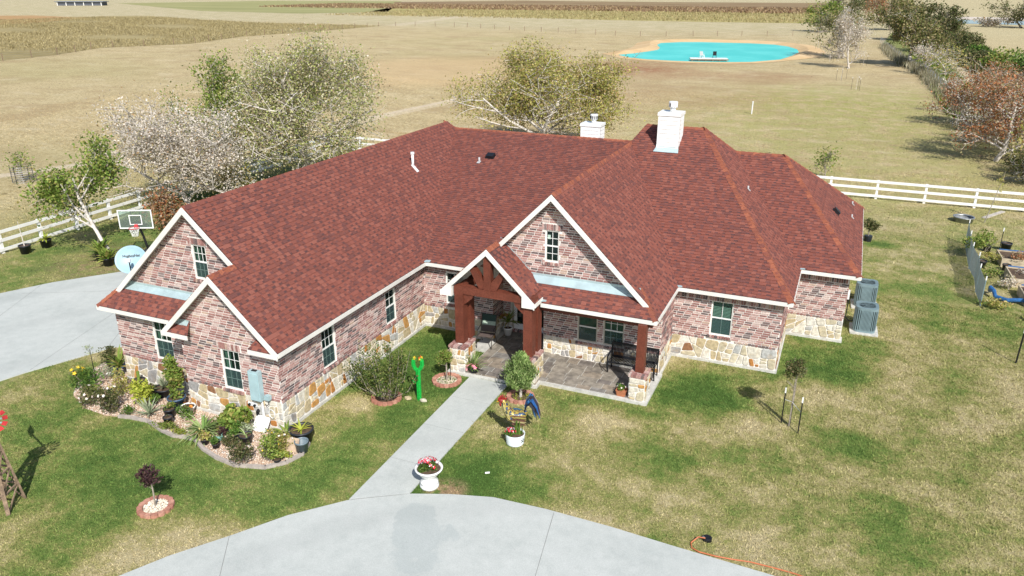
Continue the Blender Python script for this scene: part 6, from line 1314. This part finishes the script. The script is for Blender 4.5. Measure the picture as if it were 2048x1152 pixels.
for k in range(12):
    for dd in (-1, 1):
        a0 = k*R_(30); m.tube([(hc[0]+.22*math.cos(a0), hc[1]+.22*math.sin(a0), hc[2]), (hc[0]+.17*math.cos(a0+dd*.26), hc[1]+.17*math.sin(a0+dd*.26), hc[2]-.2), (hc[0]+.12*math.cos(a0+dd*.52), hc[1]+.12*math.sin(a0+dd*.52), hc[2]-.4)], .006, 3, False)
m.build('net', M_['white'], t)
# pots and bushes by the left fence
for lab, x, y, s in (('black nursery pot with bare stick against the white left fence', -35.83, 23.7, 1), ('black nursery pot with yellow-green leaves by the left fence', -35.75, 24.75, 2)):
    t = thing('nursery_pot', lab, 'potted plant', (x, y, 0), 0, 'pots along the left fence'); pot_parts(t, .27, .42, 'plastic', .8)
    if s == 1: m = MB(); m.tube([(0, 0, .3), (-.05, 0, 1.0), (-.1, 0, 1.6)], [.025, .02, .01], 5); m.build('stem', M_['palebark'], t)
    else: ros(t, (0, 0, .38), 22, .5, .09, 'lime', 361, droop=.9, up=.8)
for lab, x, y, h, sd in (('black pot of broad dark banana-like leaves behind the satellite dish', -31.5, 24.35, 1.0, 371), ('black pot of broad green leaves touching the leaning tree trunk', -30.65, 24.0, .7, 372)):
    t = thing('nursery_pot', lab, 'potted plant', (x, y, 0), 0, 'broad-leaved pots by the leaning tree'); pot_parts(t, .26, .38, 'plastic', .8); ros(t, (0, 0, .3), 40, h, .17, 'green', sd, droop=.6, up=.95)
m = MB(); cg_ = thing('tree_cage', 'round wire cage with dark posts around the flat-topped tree', 'tree cage', (-49.5, 33.7, 0), 0)
for k in range(5): a = k*1.256; tpost(cg_, .65*math.cos(a), .65*math.sin(a), 1.2, False)
for z in np.arange(.1, 1.2, .14): m.tube([(.65*math.cos(R_(a)), .65*math.sin(R_(a)), z) for a in range(0, 361, 30)], .01, 3, False)
m.build('wire_mesh', M_['steel'], cg_)
# cages on the field
for lab, pts in (('three white-tipped stakes standing in front of the leafless tree', ((-2.42, 118.4), (-1.75, 118.7), (-1.2, 120.2))), ('nearest white-tipped stakes on the field', ((-.31, 108), (.62, 107.3), (.45, 109.2))), ('white-tipped stakes close to the sandy pond end', ((-5.2, 147.3), (-4.3, 149.7), (-3.9, 146.5))), ('white-tipped stakes between the leafless tree and broad green tree', ((.37, 142.9), (1.34, 143.3), (.8, 145))), ('farthest stakes, behind the pond', ((-8.3, 174.7), (-7.4, 175.6), (-8.0, 177)))):
    t = thing('tree_stakes', lab, 'tree stakes', (*pts[0], 0), 0, 'staked saplings in the field'); o = Vector((*pts[0], 0))
    for p in pts: tpost(t, p[0]-o.x, p[1]-o.y, 1.5)
    c = sum((Vector((*p, 0)) for p in pts), Vector())/3-o; m = MB(); m.tube([c, c+Z*1.0, c+Vector((.05, 0, 1.9))], [.025, .02, .008], 4)
    for k in range(5): m.tube([c+Z*(1+.15*k), c+Vector((.35*math.cos(k*2.2), .35*math.sin(k*2.2), 1.3+.17*k))], [.01, .004], 3, False)
    m.build('sapling_stem', M_['palebark'], t)
t = thing('marker_pipe', 'white upright pipe alone in the mown field', 'pipe', (-9.17, 83, 0)); m = MB(); m.tube([(0, 0, 0), (.02, 0, 1.2)], .065, 10); m.build('pipe', M_['pvc'], t); m = MB(); m.tube([(.02, 0, 1.18), (.02, 0, 1.26)], .08, 10); m.build('pipe_cap', M_['pvc'], t)
# dock and its chairs
dv = Vector((-20.3, 141.4, 0))-Vector((-26.5, 139.8, 0)); t = thing('dock', 'white flat dock on the near shore of the turquoise pond', 'dock', (-26.5, 139.5, 0), math.atan2(dv.y, dv.x)); Ld = dv.length
pl_ = MB(); pl_.obox((0, 0, .42), (.29, 0, 0), (0, 2.3, 0), (0, 0, .05)); pme = pl_.mesh('plank', M_['white'])
for k in range(int(Ld/.3)): o = bpy.data.objects.new('plank', pme); COL.objects.link(o); o.parent = t; o.location = (k*.3, 0, 0)
for y in (0.02, 2.18): m = MB(); m.obox((0, y, .22), (Ld, 0, 0), (0, .1, 0), (0, 0, .195)); m.build('joist', M_['oldwood'], t)
m = MB(); m.tube([(.3, .1, -.3), (.3, .1, .42)], .08, 8); me = m.mesh('pile', M_['oldwood'])
for k in range(6):
    for y in (0, 1.9): o = bpy.data.objects.new('pile', me); COL.objects.link(o); o.parent = t; o.location = (k*(Ld-.6)/5, y, 0)
def dock_chair(lab, x, y, m_, rz):
    t = thing('dock_chair', lab, 'chair', (x, y, .47), rz, 'chairs on the dock'); mm = M_[m_]
    m = MB(); m.obox((-.3, -.3, .38), (.6, 0, 0), (0, .55, .06), (0, 0, .04)); m.build('seat', mm, t); m = MB(); m.obox((-.3, .22, .42), (.6, 0, 0), (0, .05, 0), (0, .22, .7)); m.build('backrest', mm, t)
    for sx in (-.27, .27):
        m = MB(); m.box((sx, -.26, .19), (.07, .07, .38)); m.build('leg', mm, t); m = MB(); m.box((sx, .22, .19), (.07, .07, .38)); m.build('leg', mm, t); m = MB(); m.box((sx, 0, .62), (.1, .6, .04)); m.build('armrest', mm, t)
dock_chair('white chair on the pond dock', -24.9, 141.6, 'white', R_(160)); dock_chair('black chair on the pond dock', -22.9, 142.2, 'black', R_(190))
t = thing('shore_snag', 'small dead branch snag at the left shore of the pond', 'branch', (-37.0, 141.6, 0)); m = MB(); m.tube([(0, 0, 0), (.8, 0, .7), (1.3, .1, 1.4)], [.07, .05, .02], 5); m.tube([(.5, 0, .4), (.1, 0, 1.0)], [.04, .015], 4); m.tube([(.8, 0, .7), (1.7, 0, .8)], [.04, .015], 4); m.build('limb', M_['bark'], t)
# far shed
t = thing('far_shed', 'dark open-sided shed far away at the top left', 'shed', (-465, 382, 0), R_(28)); m = MB(); m.obox((-14, -4, 0), (28, 0, 0), (0, 8, 0), (0, 0, 2.2)); m.build('wall', mat('shed_shade', (.09, .10, .12), .8), t); m = MB(); m.obox((-15, -5, 2.2), (30, 0, 0), (0, 10, 0), (0, 0, .4)); m.build('roof', mat('shed_roof', (.16, .18, .21), .5, .1, .1), t)  # dark solid box paints in the shade inside the open shed
for k in range(6): m = MB(); m.box((-13.5+k*5.4, -4.3, 1.1), (.4, .4, 2.2)); m.build('post', M_['white'], t)
# plant against the right end of the house, lone yard things
t = stemtree('corner_plant', 'dark leafy potted shrub at the far right corner of the house', 'shrub', (1.75, 41.9, 0), 1.25, (.5, .45, .4), 800, .11, 'dark', 401, .03)
m = MB(); m.lathe([(.16, 0), (.2, .3)], 12); m.build('pot', M_['plastic'], t)
def staked(lab, x, y, h, cr, n, lm, seed, group='staked saplings on the right lawn'):
    t = stemtree('staked_sapling', lab, 'sapling', (x, y, 0), h, cr, n, .075, lm, seed, .016, ((0, 0), (.03, .05)), group=group)
    for dx, dy in ((-.22, .12), (.28, -.30), (.02, .1)): tpost(t, dx, dy, 1.12)
    m = MB(); m.tube([(-.22, .12, .8), (0, 0, .82), (.28, -.3, .7)], .008, 3); m.build('tie', M_['pvc'], t); return t
staked('bushy-topped sapling with white-tipped stakes on the front right lawn', -.35, 21.55, 2.2, (.38, .36, .32), 1300, 'dark', 411)
t = thing('thin_sapling', 'thin leaning sapling in front of the back white fence', 'sapling', (7.62, 48.0, 0)); m = MB(); m.tube([(0, 0, 0), (.2, 0, 1.2), (.45, 0, 2.9)], [.025, .02, .008], 5); m.build('trunk', M_['bark'], t); leafy(t, (.38, 0, 2.3), (.25, .2, .75), 110, .09, 'olive', 412, name='crown')
t = thing('lawn_post', 'leaning dark steel post with white tip at the right edge of the lawn', 'post', (6.48, 28.98, 0)); m = MB(); m.tube([(0, 0, 0), (.02, 0, 1.3)], .028, 6); m.build('shaft', M_['black'], t); m = MB(); m.tube([(.018, 0, 1.14), (.02, 0, 1.36)], .036, 6); m.build('painted_tip', M_['white'], t)
t = thing('stock_tub', 'grey round metal tub on the right lawn', 'tub', (6.57, 47.8, 0)); pot_parts(t, .52, .30, 'steel', .9, soil=False)
t = thing('timber_plank', 'weathered grey plank lying in front of the white fence', 'plank', (7.8, 48.9, 0), math.atan2(1.9, 1.15)); m = MB(); m.obox((0, 0, 0), (2.3, 0, 0), (0, .24, 0), (0, 0, .05)); m.build('board', mat('grey_timber', (.45, .41, .36), .9, 6, .15), t)
# kitchen garden at the right edge
t = thing('garden_fence', 'wire mesh garden fence on white-tipped steel posts', 'fence', (6.0, 39.2, 0)); o = Vector((6.0, 39.2, 0)); gp_ = [(6.25, 43.3), (6.12, 41.2), (6.02, 39.2), (6.10, 37.7), (5.96, 36.0), (5.97, 34.35)]
M_['meshsteel'] = mat('blue_steel_mesh', (.36, .43, .47), .4, 4, .1, metal=.3)
for x, y in gp_: tpost(t, x-o.x, y-o.y, 1.22, pm='acmetal')
for (x0, y0), (x1, y1) in zip(gp_, gp_[1:]):
    a, b = Vector((x0, y0, 0))-o, Vector((x1, y1, 0))-o; m = MB()
    for z in np.arange(.05, 1.1, .07): m.tube([a+Z*z, b+Z*z], .009, 3, False)
    for k in range(1, 22): c = a.lerp(b, k/22); m.tube([c+Z*.04, c+Z*1.06], .009, 3, False)
    m.build('wire_mesh', M_['meshsteel'], t)
bw = mat('pale_planks', (.48, .40, .28), .9, 5, .2, bump=.3)
def raised_bed(lab, x, y, w, d, h, rz, lm, seed, rim='oldwood'):
    t = thing('raised_bed', lab, 'raised bed', (x, y, 0), rz, 'raised garden beds'); me = None
    for k in range(2):
        for ox, oy, dx, dy in ((0, 0, w, .05), (0, d-.05, w, .05), (0, .052, .05, d-.104), (w-.05, .052, .05, d-.104)): m = MB(); m.obox((ox, oy, k*h/2), (dx, 0, 0), (0, dy, 0), (0, 0, h/2-.006)); m.build('plank', bw, t)
    m = MB(); m.obox((.05, .05, 0), (w-.1, 0, 0), (0, d-.1, 0), (0, 0, h-.06)); m.build('soil', M_['soil'], t); leafy(t, (w*.45, d*.5, h+.06), (w*.34, d*.3, .16), 160, .09, lm, seed, name='crop')
    m = MB(); m.obox((.1, d-.03, h), (w-.2, 0, 0), (0, .05, 0), (0, 0, .04)); m.build('blue_pipe', mat('blue_pipe_%d' % seed, (.06, .16, .36), .4), t); return t
raised_bed('farthest raised garden bed, with orange-leaved crop', 7.4, 40.1, 3.2, 1.4, .42, R_(2), 'rust', 421); raised_bed('middle raised garden bed filled with bare soil', 7.45, 37.3, 3.2, 1.7, .40, R_(2), 'pale', 422); raised_bed('nearest raised garden bed, overgrown with dry stems', 7.6, 34.9, 3.0, 1.6, .4, R_(2), 'olive', 423)
t = thing('blue_hose', 'blue ribbed hose draped around the nearest garden bed', 'hose', (6.5, 35.6, 0)); m = MB(); m.tube([(0, .5, .12), (-.05, .25, .35), (.05, 0, .3), (.1, -.25, .15), (.5, -.45, .12), (1.0, -.45, .2), (2.0, -.5, .16), (3.2, -.5, .14)], .085, 8); m.build('hose_tube', mat('blue_hose', (.03, .12, .30), .4, 8, .3), t)
t = shrub('garden_bush', 'leafy green bush at the back post of the garden fence', (6.75, 40.9, .35), (1.0, .8, .6), 1200, .10, 'green', 431); t = shrub('garden_weeds', 'straggling weeds at the near end of the garden fence', (6.4, 34.2, 0), (.7, .5, .25), 420, .09, 'olive', 432, stem=False)
shrub('garden_weeds', 'green weeds at the right edge in front of the nearest bed', (7.9, 33.3, 0), (.8, .5, .2), 420, .09, 'green', 433, stem=False)
for lab, x, y, r, h in (('black bin standing behind the garden beds', 7.95, 42.85, .24, .42), ('black pot beside the stake behind the garden bush', 7.1, 42.4, .18, .3), ('black pot inside the garden fence near the middle post', 6.55, 39.6, .2, .36), ('grey pot between the first two raised beds', 7.55, 39.6, .18, .3)):
    t = thing('nursery_pot', lab, 'pot', (x, y, 0), 0, 'pots in the kitchen garden'); pot_parts(t, r, h, 'plastic', .8)
for i, (lab, x, y, r_, lm) in enumerate((('dry stems spilling between the middle and nearest garden beds', 7.3, 36.9, .55, 'pale'), ('weedy patch inside the garden fence by the middle posts', 6.7, 38.2, .5, 'green'), ('brown weeds along the left end of the farthest bed', 7.1, 40.6, .5, 'olive'), ('orange-flowered plant leaning out of the farthest bed', 8.2, 40.2, .45, 'rust'), ('tall dry plant at the right edge of the nearest bed', 8.3, 35.6, .6, 'pale'))):
    shrub('garden_plant', lab, (x, y, .25 if i > 2 else 0), (r_, r_*.8, r_*.6), 380, .08, lm, 440+i, cat='plant', stem=True)
t = thing('garden_stake', 'dark steel stake with white tip behind the garden beds', 'post', (7.54, 42.0, 0)); tpost(t, 0, 0, 1.3)
# decorative windmill at the left edge
t = thing('windmill', 'weathered wooden garden windmill with red blades at the left edge', 'windmill', (-17.98, 9.92, 0)); tc = Vector((-17.98, 9.92, 0)); base = [(-17.60, 9.67), (-17.86, 10.30), (-18.40, 10.18), (-18.14, 9.54)]; legs = []
for x, y in base:
    b = Vector((x, y, 0))-tc; e = Vector((b.x*.26, b.y*.26, 2.25)); legs.append((b, e)); u = Vector((-b.y, b.x, 0)).normalized(); m = MB(); w = b.normalized()*.05; m.obox(b-u*.045-w*.5, u*.09, w, e-b); m.build('leg', M_['oldwood'], t)
for k in range(4):
    (b0, e0), (b1, e1) = legs[k], legs[(k+1) % 4]
    for f in (.22, .45, .68, .88): m = MB(); p, q = b0.lerp(e0, f), b1.lerp(e1, f); m.tube([p, q], .028, 4); m.build('cross_brace', M_['oldwood'], t)
    for f0, f1 in ((.0, .22), (.22, .45), (.45, .68)): m = MB(); m.tube([b0.lerp(e0, f0), b1.lerp(e1, f1)], .02, 4); m.build('diagonal_brace', M_['oldwood'], t)
m = MB(); m.box((0, 0, 2.27), (.32, .32, .05)); m.build('platform', M_['oldwood'], t); hub = Vector((.30, -.02, 2.50)); m = MB(); m.tube([(-.75, .35, 2.5), hub], .025, 6); m.build('axle', M_['steel'], t)
m = MB(); m.obox((-.75, .35, 2.36), (-.42, .2, 0), (.008, .016, 0), (0, 0, .3)); m.build('tail_vane', redm, t); ax = Vector((.9, -.42, .0)).normalized(); su = ax.cross(Z).normalized()
for k in range(12):
    a = k*math.pi/6; r_ = su*math.cos(a)+Z*math.sin(a); tn = ax.cross(r_); m = MB(); p = hub+r_*.10; m.obox(p-tn*.025, tn*.05+ax*.02, ax*.006, r_*.13); m.build('blade', M_['panelmetal'], t); m = MB(); p = hub+r_*.235; m.obox(p-tn*.06, tn*.12+ax*.04, ax*.006, r_*.11); m.build('blade_tip', redm, t)
# hose and valve on the lawn edge
t = thing('garden_hose', 'thin orange hose running along the driveway edge', 'hose', (-1.93, 15.28, 0)); o = Vector((-1.93, 15.28, 0)); hp = [(-1.69, 15.42, .10), (-1.85, 15.40, .10), (-1.98, 15.22, .03), (-1.93, 15.05, .03), (-1.75, 14.95, .05), (-1.38, 14.95, .05), (-1.0, 15.02, .03), (-.62, 15.09, .03), (-.1, 15.10, .03), (.34, 15.09, .03), (1.2, 14.95, .03)]
m = MB(); m.tube([Vector(p)-o for p in hp], .016, 6); m.build('hose_tube', mat('orange_rubber', (.50, .15, .06), .5, 5, .1), t)
t = thing('valve_box', 'small round black valve box by the driveway with the orange hose', 'valve box', (-1.66, 15.50, 0)); m = MB(); m.lathe([(.115, 0), (.11, .07), (.095, .08), (0, .082)], 16, cap1=False); m.build('cover', M_['black'], t); m = MB(); m.tube([(-.05, -.03, .06), (-.09, -.06, .12)], .02, 6); m.build('spout', M_['steel'], t)
t = thing('paper_scrap', 'small white scrap lying on the right front lawn', 'litter', (-7.49, 15.83, .05), .4); m = MB(); m.obox((-.06, -.02, 0), (.12, .02, .0), (0, .05, .01), (0, 0, .012)); m.build('scrap', M_['white'], t)
